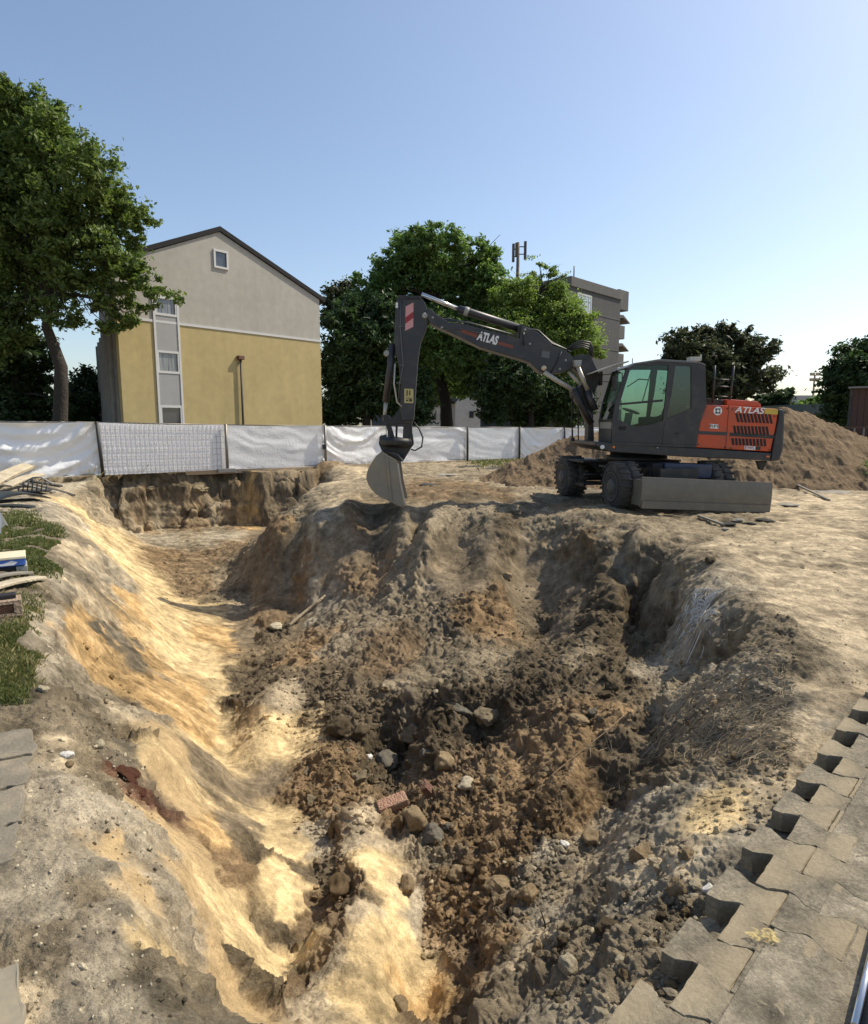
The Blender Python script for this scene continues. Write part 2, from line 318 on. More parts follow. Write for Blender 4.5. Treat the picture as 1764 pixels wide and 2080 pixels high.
def gsample(x, y):
    """Height of the finished ground at x, y."""
    x, y = np.atleast_1d(x).astype(float), np.atleast_1d(y).astype(float)
    r, t = np.hypot(x, y), np.arctan2(x, y)
    fi = np.interp(r, RR, np.arange(NR)); fj = np.interp(t, TH, np.arange(NT))
    i, j = np.clip(fi.astype(int), 0, NR - 2), np.clip(fj.astype(int), 0, NT - 2)
    a, b = fi - i, fj - j
    Z = gz.reshape(NR, NT)
    return Z[i, j] * (1 - a) * (1 - b) + Z[i + 1, j] * a * (1 - b) + Z[i, j + 1] * (1 - a) * b + Z[i + 1, j + 1] * a * b


def gcol(x, y):
    x, y = np.atleast_1d(x).astype(float), np.atleast_1d(y).astype(float)
    i = np.rint(np.interp(np.hypot(x, y), RR, np.arange(NR))).astype(int); j = np.rint(np.interp(np.arctan2(x, y), TH, np.arange(NT))).astype(int)
    return GC[i * NT + j]


def hit(px, py, tmin=1.2, tmax=60.0):
    """First ground point met by the sight line through a photograph point."""
    x, y, k = ray(px, py)
    t = np.geomspace(tmin, tmax, 3000)
    below = EYE + k * t < gsample(x * t, y * t)
    i = int(np.argmax(below)) if below.any() else len(t) - 1
    return np.array([x * t[i], y * t[i], EYE + k * t[i]])


# ------------------------------------------------------------------ helpers: materials, meshes, tags
MATS = {}


def nodes_mat(name):
    m = bpy.data.materials.new(name)
    m.use_nodes = True
    MATS[name] = m
    return m, m.node_tree.nodes, m.node_tree.links, m.node_tree.nodes['Principled BSDF']


def paint(name, col, rough=.5, metal=0.0, var=.18, scale=4.0, bump=.0, bscale=40.0, dirt=None, dirt_amt=.0, spec=None, dscale=2.0):
    """A surface with its colour broken up by noise, optional patches of dirt and a bump."""
    if name in MATS:
        return MATS[name]
    m, N, L, P = nodes_mat(name)
    tc = N.new('ShaderNodeTexCoord')
    no = N.new('ShaderNodeTexNoise'); no.inputs['Scale'].default_value = scale; no.inputs['Detail'].default_value = 6; no.inputs['Roughness'].default_value = .65
    L.new(tc.outputs['Object'], no.inputs['Vector'])
    mx = N.new('ShaderNodeMix'); mx.data_type = 'RGBA'
    mx.inputs['A'].default_value = tuple(c * (1 - var) for c in col) + (1,)
    mx.inputs['B'].default_value = tuple(min(1, c * (1 + var)) for c in col) + (1,)
    L.new(no.outputs['Fac'], mx.inputs['Factor'])
    out = mx.outputs['Result']
    if dirt is not None:
        n2 = N.new('ShaderNodeTexNoise'); n2.inputs['Scale'].default_value = dscale; n2.inputs['Detail'].default_value = 8; n2.inputs['Roughness'].default_value = .7
        L.new(tc.outputs['Object'], n2.inputs['Vector'])
        rp = N.new('ShaderNodeMapRange'); rp.inputs['From Min'].default_value = .48; rp.inputs['From Max'].default_value = .68; rp.inputs['To Max'].default_value = dirt_amt
        L.new(n2.outputs['Fac'], rp.inputs['Value'])
        m2 = N.new('ShaderNodeMix'); m2.data_type = 'RGBA'
        L.new(rp.outputs['Result'], m2.inputs['Factor']); L.new(out, m2.inputs['A']); m2.inputs['B'].default_value = tuple(dirt) + (1,)
        out = m2.outputs['Result']
    L.new(out, P.inputs['Base Color'])
    P.inputs['Roughness'].default_value = rough
    P.inputs['Metallic'].default_value = metal
    if spec is not None:
        P.inputs['Specular IOR Level'].default_value = spec
    if bump:
        n3 = N.new('ShaderNodeTexNoise'); n3.inputs['Scale'].default_value = bscale; n3.inputs['Detail'].default_value = 6
        L.new(tc.outputs['Object'], n3.inputs['Vector'])
        b = N.new('ShaderNodeBump'); b.inputs['Strength'].default_value = min(1, bump * 4); b.inputs['Distance'].default_value = bump * .1
        L.new(n3.outputs['Fac'], b.inputs['Height']); L.new(b.outputs['Normal'], P.inputs['Normal'])
    return m


def mesh_np(name, co, faces, mat, parent=None, smooth=False, attrs=None):
    """Link one mesh from numpy arrays; faces is (n, 3) or (n, 4)."""
    me = bpy.data.meshes.new(name)
    co = np.asarray(co, np.float32); faces = np.asarray(faces, np.int32)
    k = faces.shape[1]
    me.vertices.add(len(co)); me.vertices.foreach_set('co', co.ravel())
    me.loops.add(faces.size); me.loops.foreach_set('vertex_index', faces.ravel())
    me.polygons.add(len(faces)); me.polygons.foreach_set('loop_start', np.arange(0, faces.size, k, dtype=np.int32))
    me.polygons.foreach_set('use_smooth', np.full(len(faces), smooth))
    for an, av in (attrs or {}).items():
        if av.ndim == 2:
            at = me.color_attributes.new(an, 'FLOAT_COLOR', 'POINT')
            at.data.foreach_set('color', np.concatenate([av, np.ones((len(av), 1))], 1).astype(np.float32).ravel())
        else:
            at = me.attributes.new(an, 'FLOAT', 'POINT'); at.data.foreach_set('value', av.astype(np.float32))
    me.update(calc_edges=True)
    me.materials.append(mat)
    o = bpy.data.objects.new(name, me)
    COL.objects.link(o)
    if parent is not None:
        o.parent = parent
    return o


def tag(o, label=None, cat=None, group=None, kind=None):
    if label: o['label'] = label
    if cat: o['category'] = cat
    if group: o['group'] = group
    if kind: o['kind'] = kind
    return o


def empty(name, loc=(0, 0, 0), label=None, cat=None, group=None, rz=0):
    o = bpy.data.objects.new(name, None)
    o.empty_display_size = .2
    COL.objects.link(o)
    o.location = loc; o.rotation_euler = (0, 0, rz)
    return tag(o, label, cat, group)


class MB:
    """Collects simple shapes into one mesh."""
    def __init__(s):
        s.b = bmesh.new()

    def box(s, x0, x1, y0, y1, z0, z1, m=None):
        v = [Vector((x, y, z)) for x in (x0, x1) for y in (y0, y1) for z in (z0, z1)]
        if m is not None: v = [m @ q for q in v]
        v = [s.b.verts.new(q) for q in v]
        for f in ((0, 1, 3, 2), (4, 6, 7, 5), (0, 4, 5, 1), (2, 3, 7, 6), (0, 2, 6, 4), (1, 5, 7, 3)):
            s.b.faces.new([v[i] for i in f])
        return s

    def prism(s, pts, d0, d1, m=None):
        """pts: (x, z) outline extruded along y from d0 to d1."""
        a = [Vector((p[0], d0, p[1])) for p in pts]; c = [Vector((p[0], d1, p[1])) for p in pts]
        if m is not None: a = [m @ q for q in a]; c = [m @ q for q in c]
        a = [s.b.verts.new(q) for q in a]; c = [s.b.verts.new(q) for q in c]
        n = len(pts)
        s.b.faces.new(a); s.b.faces.new(c[::-1])
        for i in range(n):
            s.b.faces.new((a[i], c[i], c[(i + 1) % n], a[(i + 1) % n]))
        return s

    def tube(s, pts, r, seg=10, cap=True):
        pts = [Vector(p) for p in pts]
        rs = r if isinstance(r, (list, tuple)) else [r] * len(pts)
        rings, up = [], Vector((0.123, .31, .94))
        for i, p in enumerate(pts):
            t = (pts[min(i + 1, len(pts) - 1)] - pts[max(i - 1, 0)]).normalized()
            if abs(t.dot(up)) > .98: up = Vector((1, .1, 0))
            u = t.cross(up).normalized(); w = t.cross(u)
            rings.append([s.b.verts.new(p + (u * math.cos(a) + w * math.sin(a)) * rs[i]) for a in [2 * math.pi * k / seg for k in range(seg)]])
        for a, c in zip(rings, rings[1:]):
            for k in range(seg):
                f = s.b.faces.new((a[k], a[(k + 1) % seg], c[(k + 1) % seg], c[k])); f.smooth = True
        if cap:
            s.b.faces.new(rings[0][::-1]); s.b.faces.new(rings[-1])
        return s

    def lathe(s, prof, centre, axis, seg=32, sm=True):
        """prof: (radius, along) revolved round axis through centre."""
        c, ax = Vector(centre), Vector(axis).normalized()
        u = ax.orthogonal().normalized(); w = ax.cross(u)
        rings = []
        for r, h in prof:
            rings.append([s.b.verts.new(c + ax * h + (u * math.cos(a) + w * math.sin(a)) * max(r, 1e-4)) for a in [2 * math.pi * k / seg for k in range(seg)]])
        for a, d in zip(rings, rings[1:]):
            for k in range(seg):
                f = s.b.faces.new((a[k], a[(k + 1) % seg], d[(k + 1) % seg], d[k])); f.smooth = sm
        s.b.faces.new(rings[0][::-1]); s.b.faces.new(rings[-1])
        return s

    def quad(s, *p):
        s.b.faces.new([s.b.verts.new(Vector(q)) for q in p])
        return s

    def build(s, name, mat, parent=None, bevel=0.0, seg=2, loc=None):
        bmesh.ops.recalc_face_normals(s.b, faces=s.b.faces[:])
        if bevel:
            bmesh.ops.remove_doubles(s.b, verts=s.b.verts[:], dist=1e-5)
            ed = [e for e in s.b.edges if len(e.link_faces) == 2 and e.calc_face_angle(0) > .5]
            bmesh.ops.bevel(s.b, geom=ed, offset=bevel, segments=seg, affect='EDGES', profile=.6, clamp_overlap=True)
        me = bpy.data.meshes.new(name)
        s.b.to_mesh(me); s.b.free()
        me.materials.append(mat)
        o = bpy.data.objects.new(name, me)
        COL.objects.link(o)
        if parent is not None: o.parent = parent
        if loc is not None: o.location = loc
        return o


# ------------------------------------------------------------------ the ground itself
def soil_material(name, attr=True, col=(.3, .2, .1), bump=1.0):
    m, N, L, P = nodes_mat(name)
    tc = N.new('ShaderNodeTexCoord')
    if attr:
        at = N.new('ShaderNodeAttribute'); at.attribute_name = 'soil'; base = at.outputs['Color']
        wt = N.new('ShaderNodeAttribute'); wt.attribute_name = 'smoothness'
    else:
        rg = N.new('ShaderNodeRGB'); rg.outputs[0].default_value = tuple(col) + (1,); base = rg.outputs[0]

    def noise(sc, det, ro=.65, dist=0):
        n = N.new('ShaderNodeTexNoise'); n.inputs['Scale'].default_value = sc; n.inputs['Detail'].default_value = det; n.inputs['Roughness'].default_value = ro; n.inputs['Distortion'].default_value = dist
        L.new(tc.outputs['Object'], n.inputs['Vector'])
        return n.outputs['Fac']

    def rng(v, a, b, c, d):
        r = N.new('ShaderNodeMapRange')
        for k, q in zip(('From Min', 'From Max', 'To Min', 'To Max'), (a, b, c, d)): r.inputs[k].default_value = q
        L.new(v, r.inputs['Value'])
        return r.outputs['Result']

    def math_(op, a, b):
        q = N.new('ShaderNodeMath'); q.operation = op
        for k, v in enumerate((a, b)):
            if isinstance(v, (int, float)): q.inputs[k].default_value = v
            else: L.new(v, q.inputs[k])
        return q.outputs[0]
    v = math_('MULTIPLY', rng(noise(2.3, 8, .7), .3, .7, .68, 1.28), rng(noise(14, 6, .7), .3, .7, .72, 1.26))
    v = math_('MULTIPLY', v, rng(noise(90, 4, .7), .3, .7, .72, 1.26))
    mx = N.new('ShaderNodeMix'); mx.data_type = 'RGBA'; mx.blend_type = 'MULTIPLY'; mx.inputs['Factor'].default_value = 1
    L.new(base, mx.inputs['A'])
    cb = N.new('ShaderNodeCombineColor')
    for k in range(3): L.new(v, cb.inputs[k])
    L.new(cb.outputs[0], mx.inputs['B'])
    # pale grit
    vo = N.new('ShaderNodeTexVoronoi'); vo.inputs['Scale'].default_value = 55; L.new(tc.outputs['Object'], vo.inputs['Vector'])
    gr = math_('MULTIPLY', rng(vo.outputs['Distance'], .16, .24, 1, 0), rng(noise(6, 3), .5, .62, 0, .45))
    m2 = N.new('ShaderNodeMix'); m2.data_type = 'RGBA'
    L.new(gr, m2.inputs['Factor']); L.new(mx.outputs['Result'], m2.inputs['A']); m2.inputs['B'].default_value = (.42, .37, .29, 1)
    L.new(m2.outputs['Result'], P.inputs['Base Color'])
    P.inputs['Roughness'].default_value = .95
    P.inputs['Specular IOR Level'].default_value = .12
    h = math_('ADD', math_('MULTIPLY', noise(28, 8, .72), .7), math_('MULTIPLY', noise(150, 4, .7), .22))
    h = math_('ADD', h, math_('MULTIPLY', gr, .25))
    b = N.new('ShaderNodeBump'); b.inputs['Distance'].default_value = .06 * bump; b.inputs['Strength'].default_value = .9
    if attr:
        L.new(rng(wt.outputs['Fac'], 0, .9, .95, .35), b.inputs['Strength'])
    L.new(h, b.inputs['Height']); L.new(b.outputs['Normal'], P.inputs['Normal'])
    return m


M_GROUND = soil_material("ground_soil")
ii, jj = np.meshgrid(np.arange(NR - 1), np.arange(NT - 1), indexing='ij')
v0 = (ii * NT + jj).ravel()
FQ = np.stack([v0, v0 + 1, v0 + NT + 1, v0 + NT], 1)[:, ::-1]
ground = mesh_np("ground", np.stack([gx, gy, gz], 1), FQ, M_GROUND, smooth=True, attrs={'soil': GC, 'smoothness': np.maximum(GW, np.clip(.85 - GR * 1.1, 0, .8))})  # last attribute only softens the bump on the smoother soils
tag(ground, kind='structure')


# ------------------------------------------------------------------ excavator
def inv(o, parent):
    """Parts are drawn in place; hang them on their thing without moving them."""
    o.parent = parent
    if parent is not None and parent.type == 'EMPTY':
        o.matrix_parent_inverse = Matrix.Translation(-parent.location)
    return o


def plate(outer, holes, y0, y1):
    """An upright sheet at y0..y1 with openings; outlines are (x, z)."""
    b = bmesh.new()
    loops = []
    for lp in [outer] + holes:
        vs = [b.verts.new((p[0], y0, p[1])) for p in lp]
        loops.append([b.edges.new((vs[i], vs[(i + 1) % len(vs)])) for i in range(len(vs))])
    bmesh.ops.triangle_fill(b, use_beauty=True, edges=[e for l in loops for e in l])
    if holes:
        pass
    g = bmesh.ops.extrude_face_region(b, geom=b.faces[:])
    bmesh.ops.translate(b, verts=[v for v in g['geom'] if isinstance(v, bmesh.types.BMVert)], vec=(0, y1 - y0, 0))
    m = MB(); m.b.free(); m.b = b
    return m


def c1(X, Y): return (700 + X * .34014) * .99324, (560 + Y * .34014) * .99324
def c2(X, Y): return (1080 + X * .31746) * .99324, (680 + Y * .31746) * .99324
def q1(pts, y): return [PY(*c1(*p), y) for p in pts]
def q2(pts, y): return [PY(*c2(*p), y) for p in pts]


def v1(X, Y, y):
    x, z = PY(*c1(X, Y), y); return (x, y, z)


def v2(X, Y, y):
    x, z = PY(*c2(X, Y), y); return (x, y, z)


M_CHAR = paint("charcoal_paint", (.030, .031, .035), .45, var=.25, scale=3, dirt=(.13, .11, .08), dirt_amt=.30, dscale=3.5)
M_CHAR2 = paint("black_iron", (.018, .018, .019), .5, var=.3, scale=5, dirt=(.15, .12, .085), dirt_amt=.35)
M_ORANGE = paint("orange_paint", (.52, .075, .022), .38, var=.10, scale=2, dirt=(.20, .085, .05), dirt_amt=.55, dscale=3)
M_TYRE = paint("tyre_rubber", (.045, .043, .040), .85, var=.3, scale=7, dirt=(.17, .135, .09), dirt_amt=.6, bump=.2, bscale=30)
M_RIM = paint("rim_paint", (.085, .082, .075), .6, var=.2, dirt=(.2, .16, .1), dirt_amt=.5)
M_STEEL = paint("worn_steel", (.155, .14, .112), .55, .25, var=.25, scale=4, dirt=(.20, .165, .115), dirt_amt=.6, bump=.12, bscale=20)
M_BUCKET = paint("bucket_steel", (.235, .212, .172), .5, .2, var=.18, scale=5, dirt=(.33, .27, .18), dirt_amt=.6, bump=.1, bscale=20)
M_ROD = paint("chrome_rod", (.62, .62, .60), .22, .85, var=.08)
M_ROD2 = paint("dusty_rod", (.42, .39, .33), .4, .3, var=.15)
M_HOSE = paint("hose_rubber", (.016, .016, .017), .5, var=.2)
M_BLUE = paint("navy_box_paint", (.035, .047, .085), .45, var=.2, dirt=(.16, .13, .1), dirt_amt=.4)
M_WHITE = paint("sticker_white", (.75, .74, .72), .5, var=.06)
M_DARK = paint("slot_black", (.012, .010, .012), .7, var=.2)
M_RED = paint("sticker_red", (.30, .025, .03), .5, var=.1)
M_PINK = paint("reflector_pink", (.62, .30, .29), .5, var=.1)
M_YEL = paint("sticker_yellow", (.55, .40, .06), .5, var=.25, scale=30)
M_SEAT = paint("seat_cloth", (.05, .05, .05), .8, var=.2)
M_GREYPLASTIC = paint("grey_plastic", (.30, .30, .27), .6, var=.1)
M_LAMPO = paint("orange_lens", (.75, .22, .04), .25, var=.1)


def glass(name, tint=(.62, .72, .68), fac=.0):
    m, N, L, P = nodes_mat(name)
    N.remove(P)
    t = N.new('ShaderNodeBsdfTransparent'); t.inputs['Color'].default_value = tint + (1,)
    g = N.new('ShaderNodeBsdfGlossy'); g.inputs['Roughness'].default_value = .03; g.inputs['Color'].default_value = (.8, .9, .88, 1)
    f = N.new('ShaderNodeFresnel'); f.inputs['IOR'].default_value = 1.5
    ad = N.new('ShaderNodeMath'); ad.operation = 'ADD'; ad.inputs[1].default_value = fac; ad.use_clamp = True
    x = N.new('ShaderNodeMixShader')
    L.new(f.outputs[0], ad.inputs[0]); L.new(ad.outputs[0], x.inputs[0]); L.new(t.outputs[0], x.inputs[1]); L.new(g.outputs[0], x.inputs[2])
    L.new(x.outputs[0], N['Material Output'].inputs['Surface'])
    return m


M_GLASS = glass("cab_glass", (.62, .74, .70))
M_GLASS2 = glass("cab_glass_dark", (.55, .66, .62), .04)

UA = math.radians(11)
UU = Vector((-math.sin(UA), math.cos(UA), 0)); AV = Vector((math.cos(UA), math.sin(UA), 0))
NL = Vector((3.62, 12.95, 0))                 # outer face of the near left wheel, on the ground
HC = NL + AV * 1.25 + UU * 1.30               # slewing centre
YN, YF, YB = 13.15, 15.65, 14.35
ex = empty("excavator", (HC.x, HC.y, 0), "charcoal and orange wheeled excavator reaching over the pit, bucket set down on its edge", "excavator")


def part(mb, name, mat, parent=ex, bevel=0.0, label=None):
    o = mb.build(name, mat, None, bevel)
    inv(o, parent)
    if label: o['label'] = label
    return o


def text(name, s, size, mat, parent, p, width=None, bold=.0, rot=(math.pi / 2, 0, 0), shear=0.0):
    cu = bpy.data.curves.new(name, 'FONT')
    cu.body = s; cu.size = size; cu.extrude = .002; cu.offset = bold; cu.shear = shear
    cu.align_x = 'CENTER'; cu.align_y = 'CENTER'
    cu.materials.append(mat)
    t = bpy.data.objects.new(name, cu)
    COL.objects.link(t)
    me = bpy.data.meshes.new_from_object(t.evaluated_get(bpy.context.evaluated_depsgraph_get()))
    bpy.data.objects.remove(t); bpy.data.curves.remove(cu)
    xs = [v.co.x for v in me.vertices]
    k = width / (max(xs) - min(xs)) if width else 1
    me.transform(Matrix.Translation(p) @ Euler(rot).to_matrix().to_4x4() @ Matrix.Scale(k, 4, (1, 0, 0)))
    me.name = name
    o = bpy.data.objects.new(name, me)
    COL.objects.link(o)
    return inv(o, parent)


# undercarriage, drawn along its own axes: along = UU, across = AV
MU = Matrix(((AV.x, UU.x, 0, HC.x), (AV.y, UU.y, 0, HC.y), (0, 0, 1, 0), (0, 0, 0, 1)))
b = MB()
b.box(-.42, .42, -1.75, 1.75, .52, .88, MU).box(-.62, .62, -.75, .75, .60, .96, MU)
b.box(-1.2, -.42, -.98, -.60, .86, .90, MU).box(.42, 1.2, -.98, -.60, .86, .90, MU)
b.prism([(-1.05, .90), (-.42, .90), (-.42, .58), (-.62, .58)], .25, .31, MU).prism([(-1.05, .90), (-.42, .90), (-.42, .58), (-.62, .58)], .95, 1.0, MU)
b.box(-1.22, -.42, .15, 1.78, .90, .935, MU).box(.42, 1.22, .15, 1.78, .90, .935, MU)
part(b, "chassis", M_CHAR2, bevel=.012)
for s in (-1, 1):
    b = MB(); b.tube([MU @ Vector((-.95, 1.3 * s, .5)), MU @ Vector((.95, 1.3 * s, .5))], .11, 14)
    b.lathe([(.12, -.2), (.24, -.14), (.27, 0), (.24, .14), (.12, .2)], MU @ Vector((0, 1.3 * s, .5)), AV, 18)
    part(b, "axle", M_CHAR2)
b = MB()
for yy, zz in ((.35, .62), (.35, .40), (.8, .40)):
    b.tube([MU @ Vector((-1.1, yy, zz)), MU @ Vector((-.42, yy, zz))], .028, 8)
b.box(-1.13, -1.08, .3, .85, .34, .42, MU)
part(b, "step", M_CHAR2, label="steel access step between the two left wheels")


def wheel(side, along):
    """A twin-tyred wheel: tyre with lugs, rim as a sub-part."""
    c = MU @ Vector((side * 1.02, along * 1.3, .5)); out = AV * side
    b = MB(); w = .23
    prof = [(.30, -w), (.42, -w), (.475, -w * .86), (.49, -w * .5), (.495, -.03), (.45, -.015), (.45, .015), (.495, .03), (.49, w * .5), (.475, w * .86), (.42, w), (.30, w)]
    b.lathe(prof, c, out, 44)
    u = out.orthogonal().normalized(); t = out.cross(u)
    for k in range(22):
        for h0, h1, ph in ((.02, .235, 0), (-.235, -.02, .5)):
            a = 2 * math.pi * (k + ph) / 22
            rad = u * math.cos(a) + t * math.sin(a); tan = out.cross(rad)
            sk = .10
            q = []
            for rr_, hh, tt_ in ((.47, h0, -.028), (.47, h0, .028), (.47, h1, .028), (.47, h1, -.028), (.515, h0, -.018), (.515, h0, .018), (.505, h1, .018), (.505, h1, -.018)):
                q.append(b.b.verts.new(c + rad * rr_ + out * hh + tan * (tt_ + sk * (abs(hh) - .02) * 1.4)))
            for f in ((0, 1, 5, 4), (1, 2, 6, 5), (2, 3, 7, 6), (3, 0, 4, 7), (4, 5, 6, 7), (0, 3, 2, 1)):
                b.b.faces.new([q[i] for i in f])
    tyre = part(b, "wheel", M_TYRE)
    b = MB(); b.lathe([(.29, .10), (.31, .232), (.285, .238), (.265, .19), (.16, .17), (.15, .24), (.12, .262), (.0, .265)], c, out, 36)
    for k in range(10):
        a = 2 * math.pi * k / 10
        b.lathe([(.014, .17), (.014, .20)], c + (u * math.cos(a) + t * math.sin(a)) * .215, out, 6)
    rim = b.build("rim", M_RIM); inv(rim, tyre)
    b = MB(); b.lathe([(.300, .215), (.325, .238), (.318, .243), (.290, .22)], c, out, 36)
    inv(b.build("rim_ring", M_DARK), tyre)


for sd in (-1, 1):
    for al in (-1, 1):
        wheel(sd, al)
b = MB(); b.lathe([(.62, .94), (.66, .96), (.66, 1.06), (.58, 1.07), (.58, 1.30), (0.0, 1.30)], HC, (0, 0, 1), 40)
part(b, "turntable", M_CHAR2)

# dozer blade in front of the near wheels
bl = NL + AV * .20 - UU * .80
MBl = Matrix.Translation(bl) @ Matrix.Rotation(math.radians(3.2), 4, UU) @ Matrix.Rotation(UA, 4, 'Z')
b = MB(); W = 2.86
prof = [(.00, .02), (-.022, .08), (-.034, .16), (-.038, .26), (-.034, .38), (-.022, .49), (-.005, .585), (-.002, .60), (.035, .60), (.038, .585), (.02, .49), (.01, .38), (.005, .26), (.01, .16), (.02, .08), (.04, .02)]
va = [[b.b.verts.new(MBl @ Vector((x, yy, zz + .16))) for yy, zz in prof] for x in np.linspace(0, W, 12)]
for r0, r1 in zip(va, va[1:]):
    for k in range(len(prof)):
        b.b.faces.new((r0[k], r0[(k + 1) % len(prof)], r1[(k + 1) % len(prof)], r1[k]))
b.b.faces.new(va[0]); b.b.faces.new(va[-1][::-1])
b.box(0, .03, .02, .34, .20, .70, MBl).box(W - .03, W, .02, .34, .20, .70, MBl)
blade = part(b, "dozer_blade", M_STEEL)
b = MB(); b.box(.02, W - .02, -.058, -.004, .155, .30, MBl); inv(b.build("cutting_edge", M_STEEL), blade)
for xa in (.55, W - .85):
    inv(MB().box(xa, xa + .15, .05, .9, .38, .52, MBl).build("blade_arm", M_CHAR2), blade)
x0, z0 = PY(*c2(880, 935), 12.95); x1, z1 = PY(*c2(1190, 842), 12.95)
b = MB(); b.prism([(x0, z0), (x1, z0 - .02), (x1, z1 - .03), (x0, z1)], 12.95, 13.45); part(b, "toolbox", M_BLUE, bevel=.025)
x0, z0 = PY(*c2(785, 935), 12.95); x1, z1 = PY(*c2(880, 845), 12.95)
b = MB(); b.prism([(x0 - .02, z0), (x1 - .004, z0), (x1 - .004, z1), (x0 + .08, z1)], 12.99, 13.40); part(b, "toolbox_end", M_DARK, bevel=.02)

# upper frame, counterweight, engine hood
part(MB().prism(q2([(430, 702), (560, 712), (1080, 745), (1568, 776), (1560, 826), (1000, 800), (520, 768), (432, 728)], YN), YN - .01, YF + .01), "upper_frame", M_CHAR, bevel=.02)
part(MB().prism(q2([(1617, 490), (1655, 500), (1650, 640), (1643, 760), (1620, 826), (1562, 832), (1571, 772), (1600, 620), (1612, 560)], YN), YN - .025, YF + .02), "counterweight", M_CHAR, bevel=.05)
b = MB(); cxl, czl = PY(*c2(1547, 840), YN); b.prism([(cxl - .12, czl + .03), (cxl + .10, czl + .03), (cxl + .02, czl - .17), (cxl - .05, czl - .16)], YN + .2, YN + .3)
part(b, "tow_hook", M_CHAR2, bevel=.012)
hood_pts = [(1152, 464), (1300, 470), (1614, 492), (1609, 560), (1598, 620), (1566, 768), (1082, 741), (1106, 585), (1126, 530)]
hood = part(MB().prism(q2(hood_pts, YN), YN + .005, YF - .005), "engine_hood", M_ORANGE, bevel=.03)
inv(MB().prism(q2([(1300, 427), (1505, 441), (1524, 462), (1524, 482), (1300, 474)], YN), YN + .12, YF - .3).build("hood_hatch", M_ORANGE, None, .03), hood)
b = MB()
for r, (ya, yb, xa, xb, dx, sl_) in enumerate(((520, 578, 1337, 1550, 10, 14), (600, 655, 1323, 1532, 10, 9), (680, 725, 1312, 1518, 10, 5))):
    for k in range(dx):
        f = k / (dx - 1)
        x = xa + (xb - xa) * f; o_ = f * 9
        b.prism(q2([(x, ya + o_ * .6), (x + 15, ya + o_ * .6 + 1), (x + 15 + sl_, yb + o_), (x + sl_, yb + o_ - 1)], YN), YN - .002, YN + .04)
inv(b.build("vent_grille", M_DARK), hood)
inv(MB().prism(q2([(1102, 634), (1287, 642), (1284, 664), (1098, 655)], YN), YN - .001, YN + .02).build("stripe", M_CHAR), hood)
inv(MB().prism(q2([(1303, 644), (1593, 662), (1588, 684), (1300, 666)], YN), YN - .0015, YN + .02).build("stripe", M_CHAR2), hood)
inv(MB().prism(q2([(1295, 470), (1297, 470), (1276, 752), (1274, 752)], YN), YN - .0008, YN + .02).build("panel_gap", M_DARK), hood)
inv(MB().prism(q2([(1460, 486), (1524, 490), (1522, 524), (1455, 518)], YN), YN - .0012, YN + .02).build("sticker", M_RED), hood)
inv(MB().prism(q2([(1528, 488), (1613, 494), (1611, 528), (1526, 524)], YN), YN - .0012, YN + .02).build("sticker", M_YEL), hood)
p = v2(1428, 502, YN - .006); text("lettering", "ATLAS", .17, M_WHITE, hood, p, width=.62, bold=.004, rot=(math.pi / 2, math.radians(3), 0), shear=.25)
s0 = MB().prism(q2([(1173, 588), (1229, 592), (1228, 620), (1172, 616)], YN), YN - .0012, YN + .02).build("sticker", M_WHITE); inv(s0, hood)
p = v2(1200, 604, YN - .004); text("sticker_print", "RFI", .085, M_CHAR2, hood, p, width=.17, rot=(math.pi / 2, math.radians(3), 0))
s0 = MB().prism(q2([(1397, 729), (1466, 733), (1465, 757), (1396, 753)], YN), YN - .0012, YN + .02).build("sticker", M_WHITE); inv(s0, hood)
p = v2(1431, 743, YN - .004); text("sticker_print", "EWL", .085, M_RED, hood, p, width=.2, rot=(math.pi / 2, math.radians(3), 0))
inv(MB().prism(q2([(1468, 734), (1500, 736), (1499, 757), (1467, 755)], YN), YN - .0012, YN + .02).build("sticker", M_CHAR2), hood)
ec = Vector(v2(1224, 505, YN))
b = MB(); b.lathe([(.0, 0), (.088, 0), (.088, .006), (.0, .006)], ec + Vector((0, -.006, 0)), (0, 1, 0), 28, False); em = b.build("emblem", M_WHITE); inv(em, hood)
b = MB(); b.prism([(ec.x - .06, ec.z + .05), (ec.x + .06, ec.z + .05), (ec.x + .045, ec.z + .02), (ec.x + .045, ec.z - .03), (ec.x + .06, ec.z - .052), (ec.x - .06, ec.z - .052), (ec.x - .045, ec.z - .03), (ec.x - .045, ec.z + .02)], ec.y - .010, ec.y - .002)
inv(b.build("emblem_print", M_CHAR2), em)
b = MB(); b.lathe([(.0, 0), (.030, 0), (.030, .004), (.0, .004)], ec + Vector((0, -.014, .0)), (0, 1, 0), 16, False); inv(b.build("emblem_print", M_WHITE), em)
inv(MB().prism(q2([(1533, 793), (1553, 794), (1553, 803), (1533, 802)], YN), YN - .03, YN).build("marker_lamp", M_LAMPO), ex)

